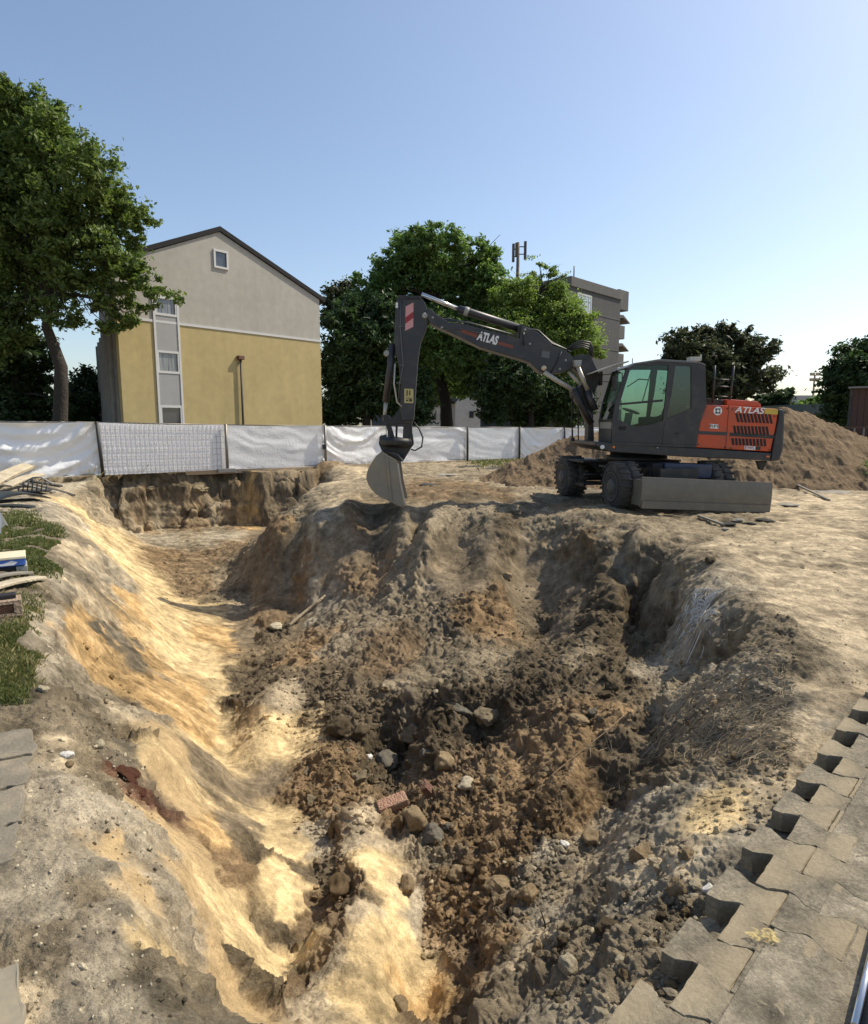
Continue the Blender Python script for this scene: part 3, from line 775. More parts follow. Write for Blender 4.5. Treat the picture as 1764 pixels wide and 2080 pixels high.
# cab
YC = YN + 1.06
CAB = [(540, 722), (543, 560), (566, 440), (634, 226), (680, 197), (840, 172), (1100, 188), (1141, 206), (1146, 465), (1106, 582), (1081, 741)]
WIN1 = [(655, 244), (684, 213), (905, 211), (887, 400), (868, 572), (780, 594), (692, 610), (640, 588), (580, 558), (592, 452)]
WIN2 = [(948, 212), (1050, 218), (1051, 490), (960, 530), (893, 551), (925, 380)]
cab = part(plate(q2(CAB, YN), [q2(WIN1, YN), q2(WIN2, YN)], YN - .03, YN + .02), "cab", M_CHAR)
inv(plate(q2(CAB, YN), [q2(WIN1, YN), q2(WIN2, YN)], YC - .05, YC).build("cab_side", M_CHAR), cab)
inv(MB().prism(q2([(634, 226), (680, 197), (840, 172), (1100, 188), (1141, 206), (1140, 214), (1100, 200), (840, 186), (690, 206), (645, 230)], YN), YN - .05, YC + .02).build("roof", paint("roof_grey", (.12, .13, .135), .35, var=.15), None, .015), cab)
inv(MB().prism(q2([(1060, 206), (1141, 208), (1146, 465), (1060, 462)], YN), YN + .025, YC - .055).build("cab_rear", M_CHAR, None, .01), cab)
inv(MB().prism(q2([(540, 722), (542, 600), (556, 600), (700, 690), (1081, 720), (1081, 741)], YN), YN + .025, YC - .055).build("cab_floor", M_CHAR2), cab)
inv(MB().prism(q2([(592, 455), (868, 430), (867, 445), (592, 468)], YN), YN - .035, YN + .012).build("window_bar", M_CHAR2), cab)
inv(MB().prism(q2([(803, 212), (808, 213), (742, 445), (736, 445)], YN), YN + .004, YN + .02).build("window_seal", M_CHAR2), cab)
inv(MB().prism(q2(WIN1, YN), YN - .004, YN + .001).build("side_window", M_GLASS), cab)
inv(MB().prism(q2(WIN2, YN), YN - .004, YN + .001).build("side_window", M_GLASS2), cab)
inv(MB().prism(q2(WIN1, YN), YC - .028, YC - .022).build("side_window", M_GLASS), cab)
inv(MB().prism(q2(WIN2, YN), YC - .028, YC - .022).build("side_window", M_GLASS2), cab)
FR = q2([(547, 560), (568, 442), (634, 230)], YN)
b = MB()
b.quad((FR[0][0], YN + .03, FR[0][1]), (FR[0][0], YC - .06, FR[0][1]), (FR[1][0], YC - .06, FR[1][1]), (FR[1][0], YN + .03, FR[1][1]))
b.quad((FR[1][0], YN + .03, FR[1][1]), (FR[1][0], YC - .06, FR[1][1]), (FR[2][0], YC - .06, FR[2][1]), (FR[2][0], YN + .03, FR[2][1]))
inv(b.build("windscreen", M_GLASS2), cab)
LF = q2([(541, 720), (545, 565)], YN)
inv(MB().box(LF[0][0] - .012, LF[0][0] + .012, YN + .06, YC - .08, LF[0][1] + .32, LF[1][1] - .03).build("lower_windscreen", M_GREYPLASTIC, None, .004), cab)
inv(MB().box(LF[0][0] - .03, LF[0][0] + .02, YN + .0, YC - .02, LF[1][1] - .025, LF[1][1] + .02).build("window_bar", M_CHAR2, None, .004), cab)
inv(MB().box(LF[0][0] - .02, LF[0][0] + .03, YN + .02, YC - .06, LF[0][1], LF[0][1] + .31).build("front_panel", M_CHAR, None, .004), cab)
vp = [Vector(v2(652, 190, YN)), Vector(v2(615, 196, YN)), Vector(v2(545, 222, YN))]
b = MB(); b.prism([(vp[0].x, vp[0].z), (vp[0].x, vp[0].z + .03), (vp[1].x - .1, vp[1].z + .0), (vp[2].x - .28, vp[2].z - .06), (vp[2].x - .28, vp[2].z - .085), (vp[1].x - .1, vp[1].z - .035)], YN + .0, YC)
inv(b.build("sun_visor", paint("visor_grey", (.34, .34, .30), .5), None, .006), cab)
b = MB(); hx, hz = PY(*c2(607, 615), YN); b.box(hx - .07, hx + .07, YN - .045, YN - .03, hz - .035, hz + .035); inv(b.build("door_handle", M_DARK, None, .008), cab)
b = MB(); hx, hz = PY(*c2(957, 650), YN); b.box(hx - .035, hx + .035, YN - .045, YN - .03, hz - .012, hz + .012); inv(b.build("door_handle", M_DARK, None, .004), cab)
inv(MB().prism(q2([(876, 575), (879, 575), (862, 730), (859, 730)], YN), YN - .032, YN - .01).build("door_gap", M_DARK), cab)
# inside the cab
sx, sz = PY(*c2(960, 560), YN); ym = (YN + YC) / 2
b = MB(); b.box(sx - .55, sx + .02, ym - .26, ym + .26, sz - .10, sz + .06).prism([(sx - .05, sz), (sx + .12, sz), (sx + .26, sz + .72), (sx + .14, sz + .74)], ym - .24, ym + .24).box(sx + .12, sx + .26, ym - .13, ym + .13, sz + .76, sz + .96)
inv(b.build("seat", M_SEAT, None, .04), cab)
b = MB(); kx, kz = PY(*c2(690, 545), YN); b.prism([(kx - .10, kz - .45), (kx + .02, kz - .45), (kx + .10, kz + .10), (kx - .02, kz + .10)], ym - .07, ym + .07)
b.lathe([(.17, 0), (.20, .015), (.17, .03), (.165, .015)], (kx + .07, ym, kz + .12), (.35, 0, 1), 24)
inv(b.build("steering_column", M_GREYPLASTIC), cab)
b = MB(); b.tube([v2(640, 350, ym + .1), v2(715, 300, ym + .1), v2(780, 305, ym + .1)], .012, 6); inv(b.build("wiper", M_DARK), cab)
b = MB(); mx_, mz_ = PY(*c2(1005, 355), YN + .3); b.prism([(mx_ - .10, mz_ - .05), (mx_ + .06, mz_ - .03), (mx_ + .08, mz_ + .04), (mx_ + .03, mz_ + .16), (mx_ + .01, mz_ + .16), (mx_, mz_ + .05)], YN + .25, YN + .40); inv(b.build("work_lamp", M_GREYPLASTIC, None, .01), cab)
b = MB(); mx_, mz_ = PY(*c2(1075, 168), YN + .4); b.box(mx_ - .13, mx_ + .10, YN + .3, YN + .5, mz_ - .05, mz_ + .03).box(mx_ + .09, mx_ + .115, YN + .32, YN + .36, mz_ - .05, mz_ + .08); inv(b.build("beacon", paint("beacon_beige", (.5, .46, .38), .5), None, .006), cab)
b = MB(); b.tube([v2(674, 198, YN + .05), v2(674, 165, YN + .05)], .008, 6); inv(b.build("aerial", M_DARK), cab)
for X_, Y_, r_, mt in ((480, 738, .045, M_WHITE), (553, 738, .026, M_LAMPO), (834, 742, .018, M_GREYPLASTIC)):
    q = Vector(v2(X_, Y_, YN - .012)); b = MB(); b.lathe([(r_ * .6, -.02), (r_, -.012), (r_, .02)], q, (0, 1, 0), 14); part(b, "marker_lamp", mt)

# mirrors, cover bolts, seams and more hoses
for Xm, Ym, ym_ in ((560, 330, YN - .12), (470, 300, YC + .05)):
    b = MB(); q0 = Vector(v2(600, 260, YN - .03)); qm = Vector(v2(Xm, Ym, ym_))
    b.tube([q0, Vector((qm.x + .02, qm.y, q0.z + .05)), qm + Vector((0, 0, .15))], .011, 6); arm_ = inv(b.build("mirror_arm", M_DARK), cab)
    inv(MB().box(qm.x - .035, qm.x + .02, qm.y - .09, qm.y + .09, qm.z - .14, qm.z + .16).build("mirror", M_CHAR2, None, .012), arm_)
b = MB()
for Xb, Yb in ((1108, 600), (1100, 720), (1285, 490), (1270, 740), (1590, 540), (1555, 755), (1320, 495), (1310, 745)):
    b.lathe([(.012, -.006), (.016, 0)], v2(Xb, Yb, YN - .002), (0, 1, 0), 8)
inv(b.build("bolt", M_CHAR2), hood)
b = MB()
for Xa, Xb, Yl in ((560, 1075, 700),):
    b.prism(q2([(Xa, Yl), (Xb, Yl + 22), (Xb, Yl + 25), (Xa, Yl + 3)], YN), YN - .032, YN - .01)
inv(b.build("seam", M_DARK), cab)

# hand rail behind the cab
b = MB()
for yy in (YN + .15, YN + .75):
    b.tube([v2(1190, 455, yy), v2(1200, 300, yy), v2(1205, 212, yy)], .022, 8).tube([v2(1300, 465, yy), v2(1318, 300, yy), v2(1328, 215, yy)], .022, 8)
for h in (300, 345, 410):
    b.tube([v2(1196, h, YN + .15), v2(1316, h + 6, YN + .15)], .015, 8).tube([v2(1200, h, YN + .15), v2(1200, h, YN + .75)], .015, 8)
part(b, "guard_rail", M_CHAR2)
b = MB(); b.prism(q2([(1150, 420), (1170, 420), (1170, 470), (1150, 470)], YN), YN + .2, YN + .9).prism(q2([(1180, 420), (1300, 432), (1300, 475), (1180, 470)], YN), YN + .25, YN + .95); part(b, "engine_box", M_CHAR2, bevel=.01)

# boom, stick, bucket: the working arm lies in the plane y = YB
BY0, BY1 = YB - .21, YB + .21
BOOM = [(505, 232), (530, 205), (560, 235), (640, 290), (700, 292), (1072, 388), (1078, 318), (1092, 312), (1180, 352), (1270, 432), (1350, 462), (1388, 500), (1398, 545), (1388, 568), (1330, 592), (1250, 602), (1190, 590), (1160, 562), (1130, 532), (1060, 508), (940, 474), (830, 440), (735, 392), (640, 348), (560, 312), (525, 290)]
boom = part(MB().prism(q1(BOOM, BY0), BY0, BY1), "boom", M_CHAR, bevel=.018)
inv(MB().prism(q1([(712, 330), (815, 362), (808, 385), (718, 352)], BY0), BY0 - .003, BY0 + .01).build("stripe", paint("rust_stripe", (.20, .05, .025), .5)), boom)
inv(MB().prism(q1([(942, 405), (1030, 430), (1026, 449), (938, 425)], BY0), BY0 - .003, BY0 + .01).build("stripe", MATS["rust_stripe"]), boom)
bx_, bz_ = PY(*c1(876, 388), BY0); text("lettering", "ATLAS", .25, M_WHITE, boom, (bx_, BY0 - .006, bz_), width=.46, bold=.012, rot=(math.pi / 2, math.radians(15), 0), shear=.1)
inv(MB().prism(q1([(1203, 462), (1250, 468), (1246, 508), (1199, 500)], BY0), BY0 - .003, BY0 + .01).build("sticker", paint("sticker_grey", (.11, .115, .12), .4)), boom)
q = Vector(v1(1213, 567, BY0)); b = MB(); b.lathe([(.02, -.05), (.055, -.04), (.06, .0)], q, (0, 1, 0), 16); inv(b.build("pin", paint("brass_pin", (.55, .46, .30), .4, .2)), boom)
b = MB(); b.tube([v1(1320, 468, BY0 - .012), v1(1290, 530, BY0 - .012), v1(1252, 600, BY0 - .012)], .016, 6); inv(b.build("hose", M_HOSE), boom)
b = MB(); b.tube([v1(690, 285, BY0 + .03), v1(760, 292, BY0 + .03), v1(1050, 372, BY0 + .03)], .022, 8).tube([v1(600, 335, BY0 - .02), v1(720, 330, BY0 - .02), v1(850, 362, BY0 - .02)], .010, 6); inv(b.build("hydraulic_pipe", paint("pipe_dark", (.10, .10, .10), .35, .4)), boom)
for k in range(3):
    yy = BY0 + .08 + k * .07
    inv(MB().tube([v1(1110, 330 - k * 3, yy), v1(1180, 340, yy), v1(1262, 420 - k * 4, yy), v1(1345, 452, yy), v1(1375, 470, yy)], .017, 6).build("hose", M_HOSE), boom)
    inv(MB().tube([v1(520, 235, yy), v1(560, 290 - k * 8, yy), v1(640, 282 - k * 6, yy), v1(720, 285, yy)], .017, 6).build("hose", M_HOSE), boom)
b = MB()
for Xb, Yb in ((545, 262), (600, 322), (1130, 420), (1345, 520), (1310, 572), (1100, 335)):
    b.lathe([(.02, -.014), (.03, 0)], v1(Xb, Yb, BY0), (0, 1, 0), 8)
inv(b.build("bolt", M_GREYPLASTIC), boom)
# stick cylinder along the top of the boom
cyl = part(MB().tube([v1(700, 212, YB), v1(745, 224, YB), v1(1060, 325, YB)], .085, 16), "stick_cylinder", M_CHAR)
inv(MB().tube([v1(478, 122, YB), v1(705, 213, YB)], .045, 14).build("rod", M_ROD), cyl)
b = MB()
b.lathe([(.10, -.05), (.10, .05)], v1(748, 226, YB), Vector(v1(1060, 325, YB)) - Vector(v1(745, 224, YB)), 16); inv(b.build("gland", M_GREYPLASTIC), cyl)
b = MB(); b.prism(q1([(1050, 315), (1098, 305), (1112, 360), (1092, 400), (1060, 390)], YB), YB - .14, YB + .14).tube([v1(1092, 350, BY0 - .03), v1(1092, 428, BY0 - .03)], .018, 6); inv(b.build("cylinder_bracket", M_CHAR2), cyl)
# lower boom and its cylinders
part(MB().prism(q1([(1375, 505), (1440, 480), (1500, 490), (1560, 625), (1528, 700), (1512, 790), (1520, 1020), (1480, 1020), (1484, 900), (1440, 800), (1392, 735), (1385, 690), (1430, 680), (1470, 640), (1400, 570)], BY0), YB - .17, YB + .17), "lower_boom", M_CHAR2, bevel=.015)
bc = part(MB().tube([v1(1395, 690, YB - .25), v1(1440, 790, YB - .25), v1(1500, 900, YB - .25)], .075, 14), "boom_cylinder", M_CHAR2)
inv(MB().tube([v1(1215, 590, YB - .24), v1(1290, 640, YB - .25), v1(1400, 705, YB - .25)], .05, 12).build("rod", M_ROD2), bc)
bc = part(MB().tube([v1(1478, 700, YB - .30), v1(1520, 820, YB - .3)], .08, 14), "boom_cylinder", M_CHAR)
inv(MB().tube([v1(1412, 545, YB - .3), v1(1482, 712, YB - .3)], .048, 12).build("rod", M_ROD2), bc)
inv(MB().prism(q1([(1392, 520), (1440, 520), (1432, 560), (1400, 558)], YB - .35), YB - .4, YB - .2).build("rod_eye", M_GREYPLASTIC, None, .01), bc)
inv(MB().tube([v1(1360, 585, YB - .12), v1(1470, 705, YB - .12)], .04, 10).build("rod", M_ROD2), bc)
for k, (h, r) in enumerate(((0, .022), (14, .02), (28, .02), (40, .018))):
    pts = [v1(1340 + h * .3, 462 + h * .2, YB - .12 + .07 * k), v1(1385 + h * .4, 425 + h * .6, YB - .12 + .07 * k), v1(1440 + h * .2, 403 + h * .9, YB - .12 + .07 * k), v1(1492 - h * .2, 412 + h, YB - .12 + .07 * k), v1(1508 - h * .5, 450 + h * .8, YB - .12 + .07 * k), v1(1498 - h * .3, 520, YB - .12 + .07 * k)]
    part(MB().tube(pts, r, 8), "hose", M_HOSE)
part(MB().tube([v1(1385, 935, YB), v1(1385, 1000, YB)], .02, 6).tube([v1(1420, 690, YB), v1(1421, 1000, YB)], .014, 6).tube([v1(1383, 690, YB - .05), v1(1384, 940, YB - .05)], .014, 6).lathe([(.04, -.04), (.045, .04)], v1(1388, 995, YB), (0, 0, 1), 10), "hose", M_HOSE)
# stick
SY0, SY1 = YB - .17, YB + .17
STICK = [(342, 134), (470, 140), (497, 170), (512, 212), (522, 258), (508, 320), (470, 418), (456, 520), (448, 620), (438, 780), (430, 880), (360, 885), (345, 800), (352, 660), (340, 560), (322, 470), (312, 390), (322, 200), (326, 165)]
stick = part(MB().prism(q1(STICK, SY0), SY0, SY1), "stick", M_CHAR, bevel=.018)
inv(MB().prism(q1([(338, 128), (470, 136), (478, 150), (338, 150)], SY0), SY0 - .03, SY1 + .03).build("stick_head", M_CHAR2, None, .01), stick)
inv(MB().prism(q1([(322, 172), (336, 172), (336, 205), (322, 205)], SY0), SY0 - .006, SY0 + .02).build("sticker", M_WHITE), stick)
wp = MB().prism(q1([(382, 196), (429, 172), (428, 318), (379, 342)], SY0), SY0 - .003, SY0 + .01).build("warning_panel", M_PINK); inv(wp, stick)
inv(MB().prism(q1([(381, 262), (429, 226), (429, 264), (380, 300)], SY0), SY0 - .006, SY0 + .01).build("warning_stripe", M_RED), wp)
yp = MB().prism(q1([(374, 690), (429, 692), (429, 778), (374, 776)], SY0), SY0 - .003, SY0 + .01).build("warning_sign", paint("sign_yellow", (.50, .42, .17), .5, var=.1)); inv(yp, stick)
b = MB()
for a_ in ([(388, 700), (396, 700), (393, 735), (386, 735)], [(404, 702), (411, 702), (410, 730), (402, 730)], [(384, 745), (420, 745), (418, 749), (384, 749)], [(404, 752), (420, 752), (420, 768), (404, 768)], [(386, 756), (398, 756), (398, 766), (386, 766)]):
    b.prism(q1(a_, SY0), SY0 - .005, SY0)
inv(b.build("sign_print", M_CHAR2), yp)
b = MB()
b.tube([v1(352, 150, SY0 - .02), v1(350, 320, SY0 - .02), v1(368, 550, SY0 - .02), v1(345, 660, SY0 - .02), v1(340, 780, SY0 - .02)], .014, 6)
for X_, Y_ in ((355, 318), (362, 550), (342, 655)):
    xx, zz = PY(*c1(X_, Y_), SY0)
    b.box(xx - .05, xx + .05, SY0 - .04, SY0, zz - .012, zz + .012)
inv(b.build("hydraulic_pipe", MATS["pipe_dark"]), stick)
b = MB(); b.lathe([(.03, -.05), (.06, -.04), (.065, .0)], v1(497, 252, SY0), (0, 1, 0), 14); inv(b.build("pin", M_GREYPLASTIC), stick)
bcy = part(MB().tube([v1(303, 420, YB), v1(290, 560, YB), v1(262, 770, YB)], .075, 14), "bucket_cylinder", M_CHAR)
inv(MB().tube([v1(262, 765, YB), v1(255, 880, YB)], .042, 12).build("rod", M_ROD2), bcy)
inv(MB().tube([v1(318, 540, SY0 - .06), v1(312, 660, SY0 - .06), v1(330, 770, SY0 - .06), v1(360, 800, SY0 - .06)], .018, 8).build("hydraulic_pipe", M_ROD2), bcy)
inv(MB().lathe([(.06, -.05), (.07, 0), (.06, .05)], v1(268, 478, YB), (0, 1, 0), 12).build("cylinder_eye", M_GREYPLASTIC), bcy)
# linkage, quick hitch and tilting rotator
part(MB().prism(q1([(248, 850), (275, 850), (300, 870), (360, 800), (400, 790), (434, 800), (436, 850), (420, 905), (400, 900), (330, 905), (290, 915), (250, 885)], YB), YB - .14, YB + .14), "link_arm", M_CHAR2, bevel=.015)
part(MB().prism(q1([(262, 905), (290, 900), (318, 990), (296, 1000)], YB), YB - .12, YB + .12).prism(q1([(370, 890), (420, 890), (425, 1010), (365, 1010)], YB), YB - .12, YB + .12).prism(q1([(322, 910), (335, 910), (332, 990), (320, 990)], YB), YB - .04, YB + .04), "quick_hitch", M_CHAR2, bevel=.012)
rot = MB()
rcx, rcz = PY(*c1(325, 1010), YB)
rot.lathe([(.30, -.11), (.37, -.06), (.38, .03), (.35, .09), (.0, .11)], (rcx, YB, rcz), (0.05, 0, 1), 30)
rot.prism(q1([(228, 975), (262, 965), (270, 1000), (300, 985), (380, 985), (425, 960), (432, 1025), (420, 1040), (365, 1130), (325, 1112), (240, 1062), (222, 1020)], YB), YB - .10, YB + .10)
part(rot, "tilt_rotator", M_CHAR2, bevel=.012)
part(MB().tube([v1(430, 890, YB - .1), v1(462, 930, YB - .1), v1(486, 985, YB - .1), v1(478, 1040, YB - .1), v1(440, 1062, YB - .1), v1(415, 1055, YB - .1)], .018, 8), "hose", M_HOSE)
# bucket
KY0, KY1 = 13.75, 14.9
SH = [(238, 1066), (205, 1095), (180, 1130), (158, 1170), (147, 1205), (146, 1235), (158, 1268), (178, 1298), (205, 1325), (250, 1350), (300, 1376), (350, 1400), (386, 1413)]
SIDE = SH + [(388, 1408), (368, 1320), (354, 1262), (338, 1142), (322, 1118), (285, 1098)]
out = q1(SH, KY0)
b = MB()
cen = Vector((np.mean([p[0] for p in out]) + .15, 0, np.mean([p[1] for p in out]) + .1))
inn = []
for x, z in out:
    d = Vector((cen.x - x, 0, cen.z - z)).normalized() * .03
    inn.append((x + d.x, z + d.z))
b.prism(out + inn[::-1], KY0, KY1)
bucket = part(b, "bucket", M_BUCKET)
inv(MB().prism(q1(SIDE, KY0), KY0 - .02, KY0 + .008).build("side_plate", M_BUCKET, None, .006), bucket)
inv(MB().prism(q1(SIDE, KY0), KY1 - .008, KY1 + .02).build("side_plate", M_BUCKET, None, .006), bucket)
inv(MB().prism(q1([(262, 1090), (275, 1092), (302, 1368), (290, 1362)], KY0), KY0 - .05, KY0 - .019).build("stiffener", M_BUCKET, None, .006), bucket)
inv(MB().prism(q1([(330, 1140), (342, 1142), (358, 1262), (390, 1408), (378, 1408), (350, 1270)], KY0), KY0 - .028, KY0 - .019).build("lit_edge_strip", M_ROD2), bucket)  # paler strip paints the sunlit line along the bucket's edge
inv(MB().prism(q1([(236, 1064), (290, 1090), (338, 1120), (365, 1128), (330, 1085), (285, 1070)], KY0), KY0 + .15, KY1 - .25).build("bucket_bracket", M_CHAR2, None, .01), bucket)


# ------------------------------------------------------------------ site fence: sheeted panels on posts
def sheeting(name, col, trans=.35):
    m, N, L, P = nodes_mat(name)
    tc = N.new('ShaderNodeTexCoord')
    no = N.new('ShaderNodeTexNoise'); no.inputs['Scale'].default_value = 2.2; no.inputs['Detail'].default_value = 7
    mp = N.new('ShaderNodeMapping'); mp.inputs['Scale'].default_value = (1, 1, 3)
    L.new(tc.outputs['Object'], mp.inputs['Vector']); L.new(mp.outputs[0], no.inputs['Vector'])
    mx = N.new('ShaderNodeMix'); mx.data_type = 'RGBA'
    mx.inputs['A'].default_value = tuple(c * .84 for c in col) + (1,); mx.inputs['B'].default_value = tuple(min(.9, c * 1.08) for c in col) + (1,)
    L.new(no.outputs['Fac'], mx.inputs['Factor'])
    sx = N.new('ShaderNodeSeparateXYZ'); L.new(tc.outputs['Object'], sx.inputs[0])
    zr = N.new('ShaderNodeMapRange'); zr.inputs['From Min'].default_value = .05; zr.inputs['From Max'].default_value = .75; zr.inputs['To Min'].default_value = .4; zr.inputs['To Max'].default_value = 0; L.new(sx.outputs['Z'], zr.inputs['Value'])
    dn = N.new('ShaderNodeTexNoise'); dn.inputs['Scale'].default_value = 5; dn.inputs['Detail'].default_value = 8; dn.inputs['Roughness'].default_value = .75; L.new(tc.outputs['Object'], dn.inputs['Vector'])
    dm = N.new('ShaderNodeMapRange'); dm.inputs['From Min'].default_value = .48; dm.inputs['From Max'].default_value = .62; L.new(dn.outputs['Fac'], dm.inputs['Value'])
    dd = N.new('ShaderNodeMath'); dd.operation = 'MULTIPLY'; L.new(zr.outputs[0], dd.inputs[0]); L.new(dm.outputs[0], dd.inputs[1])
    md = N.new('ShaderNodeMix'); md.data_type = 'RGBA'; L.new(dd.outputs[0], md.inputs['Factor']); L.new(mx.outputs['Result'], md.inputs['A']); md.inputs['B'].default_value = (.36, .30, .22, 1)
    L.new(md.outputs['Result'], P.inputs['Base Color'])
    P.inputs['Roughness'].default_value = .38
    tr = N.new('ShaderNodeBsdfTranslucent'); tr.inputs['Color'].default_value = tuple(c * .95 for c in col) + (1,)
    ms = N.new('ShaderNodeMixShader'); ms.inputs[0].default_value = trans
    L.new(P.outputs[0], ms.inputs[1]); L.new(tr.outputs[0], ms.inputs[2]); L.new(ms.outputs[0], N['Material Output'].inputs['Surface'])
    n3 = N.new('ShaderNodeTexNoise'); n3.inputs['Scale'].default_value = 14; n3.inputs['Detail'].default_value = 5; L.new(tc.outputs['Object'], n3.inputs['Vector'])
    bm_ = N.new('ShaderNodeBump'); bm_.inputs['Strength'].default_value = .35; bm_.inputs['Distance'].default_value = .03
    L.new(n3.outputs['Fac'], bm_.inputs['Height']); L.new(bm_.outputs[0], P.inputs['Normal'])
    return m


M_SHEET = sheeting("white_sheeting", (.90, .90, .89), .10); M_SHEET2 = sheeting("grey_white_sheeting", (.84, .85, .87), .1)
M_POST = paint("galvanised_post", (.20, .19, .17), .5, .5, var=.25); M_POSTD = paint("dark_post", (.035, .035, .035), .6, .2, var=.3)
M_CONC = paint("concrete_foot", (.22, .21, .19), .9, var=.25, scale=8, bump=.2, bscale=30)
FP = [(-210, 985), (205, 969), (458, 957), (657, 949), (786, 943), (945, 937), (1051, 933), (1142, 931), (1250, 929), (1420, 926), (1600, 923)]
TOP = [854, 858, 863, 865, 866, 868, 868, 869, 869, 869, 869]
FPW = [PZ(a, b_, 0) for a, b_ in FP]
FLAB = ["broad white sheeted fence panel with deep sagging folds at the left edge", "grey-white fence panel with its wire grid showing, in front of the house", "white sheeted fence panel with low folds, beside the house corner", "white sheeted fence panel with bright folds just left of the bucket arm",
        "white sheeted fence panel directly behind the bucket link", "smooth white sheeted fence panel right of the bucket with thin dark post", "white sheeted fence panel with draped curved folds, middle of the back row", "white sheeted fence panel with one diagonal fold and thin stakes behind it",
        "white sheeted fence panel meeting the dirt heap beside the cab", "white sheeted fence panel hidden largely behind the excavator cab", "white sheeted fence panel behind the orange engine hood"]
for i in range(len(FP) - 1):
    (xa, ya), (xb, yb) = FPW[i], FPW[i + 1]
    h = PY(FP[i + 1][0], TOP[i + 1], yb)[1]; ha = PY(FP[i][0], TOP[i], ya)[1]
    e = Vector((xb - xa, yb - ya, 0)); Lw = e.length; e /= Lw; nn = Vector((e.y, -e.x, 0))
    r = empty("fence_panel", (xa, ya, 0), FLAB[i], "fence panel", "sheeted fence panels along the back of the site")
    nu, nv = 90, 36
    u, v = np.meshgrid(np.linspace(0, 1, nu), np.linspace(0, 1, nv))
    uf, vf = u.ravel(), v.ravel()
    amp = [.065, .003, .012, .035, .02, .006, .026, .03, .02, .015][i]
    sag = 4 * uf * (1 - uf)
    arg = vf * 11 + [3.0, 1, .6, 2.2, 1.5, 1, 3.5, 2.5, 2, 2][i] * (sag * 2.4 if i in (0, 6, 3) else uf * 2) + fbm(uf * 2.5, vf * 1.5, uf * 0 + i, 3, 60 + i) * 1.6
    fold = 1.1 - 2.2 * np.abs(np.sin(arg * .5)) ** .8 + .5 * np.sin(arg * 2.3 + uf * 6)
    big_ = fbm(uf * 4 - vf * 1.5, vf * 2.5 + uf, uf * 0 + i * 3, 4, 70 + i)
    off = amp * (fold * (.35 + .65 * np.clip(big_ + .6, 0, 1)) + big_ * 1.2)
    zz = .06 + (ha * (1 - uf) + h * uf - .06) * vf - (.03 * sag * (vf > .97))
    px_ = xa + e.x * Lw * uf + nn.x * (off + .03); py_ = ya + e.y * Lw * uf + nn.y * (off + .03)
    idx = (np.arange(nv - 1)[:, None] * nu + np.arange(nu - 1)).ravel()
    sh = mesh_np("sheeting", np.stack([px_, py_, zz], 1), np.stack([idx, idx + 1, idx + nu + 1, idx + nu], 1), M_SHEET2 if i == 1 else M_SHEET, smooth=True)
    inv(sh, r)
    b = MB()
    pa = Vector((xa, ya, 0)); lean = Vector((-.10 if i == 1 else 0, 0, 0))
    b.tube([pa + e * .05 + nn * .13, pa + e * .05 + lean + nn * .13 + Vector((0, 0, ha + .03))], .055 if i in (2, 3) else .055, 10)
    inv(b.build("post", M_POST if i in (2, 3) else M_POSTD), r)
    inv(MB().tube([pa + Vector((0, 0, ha)), Vector((xb, yb, h))], .02, 8).build("top_bar", M_POST), r)
    inv(MB().tube([pa + Vector((0, 0, .1)), Vector((xb, yb, .1))], .02, 8).build("bottom_bar", M_POST), r)
    if i == 1:
        b = MB(); t_ = .010 if i == 1 else .005
        for k in range(1, int(Lw / .15)):
            f = k / int(Lw / .15); q = pa + e * Lw * f + nn * .05
            b.tube([q + Vector((0, 0, .1)), q + Vector((0, 0, ha * (1 - f) + h * f))], t_ * .95, 3, False)
        for k in range(1, 8):
            f = k / 8
            b.tube([pa + nn * .055 + Vector((0, 0, ha * f)), Vector((xb, yb, 0)) + nn * .055 + Vector((0, 0, h * f))], t_ * .7, 3, False)
        inv(b.build("wire_mesh", paint("wire_grey", (.46, .46, .48), .5, .2)), r)
    if i in (2, 3):
        ft = MB(); fm = Matrix.Translation(pa + nn * .1) @ Matrix.Rotation(math.atan2(e.y, e.x), 4, 'Z')
        ft.box(-.33, .33, -.12, .12, -.05, .11, fm); inv(ft.build("foot", M_CONC, None, .02), r)
    if i == 3:
        b = MB(); b.box(-.05, .09, -.05, .05, .75, .95, Matrix.Translation(pa + nn * .1)); inv(b.build("clamp", M_POSTD, None, .015), r)
# pale kerb strip along the foot of the fence
b = MB()
ka, kb = Vector((*PZ(300, 961, 0), 0)), Vector((*PZ(650, 948, 0), 0))
d = (kb - ka).normalized(); nk = Vector((d.y, -d.x, 0))
mk = Matrix.Translation(ka + nk * .05) @ Matrix.Rotation(math.atan2(d.y, d.x), 4, 'Z')
b.box(0, (kb - ka).length, -.42, .05, -.1, .05, mk)
tag(b.build("kerb_strip", paint("kerb_sandstone", (.48, .38, .27), .9, var=.15, dirt=(.3, .24, .16), dirt_amt=.5), None, .015), "long pale kerb strip at the foot of the fence before the house", "kerb")


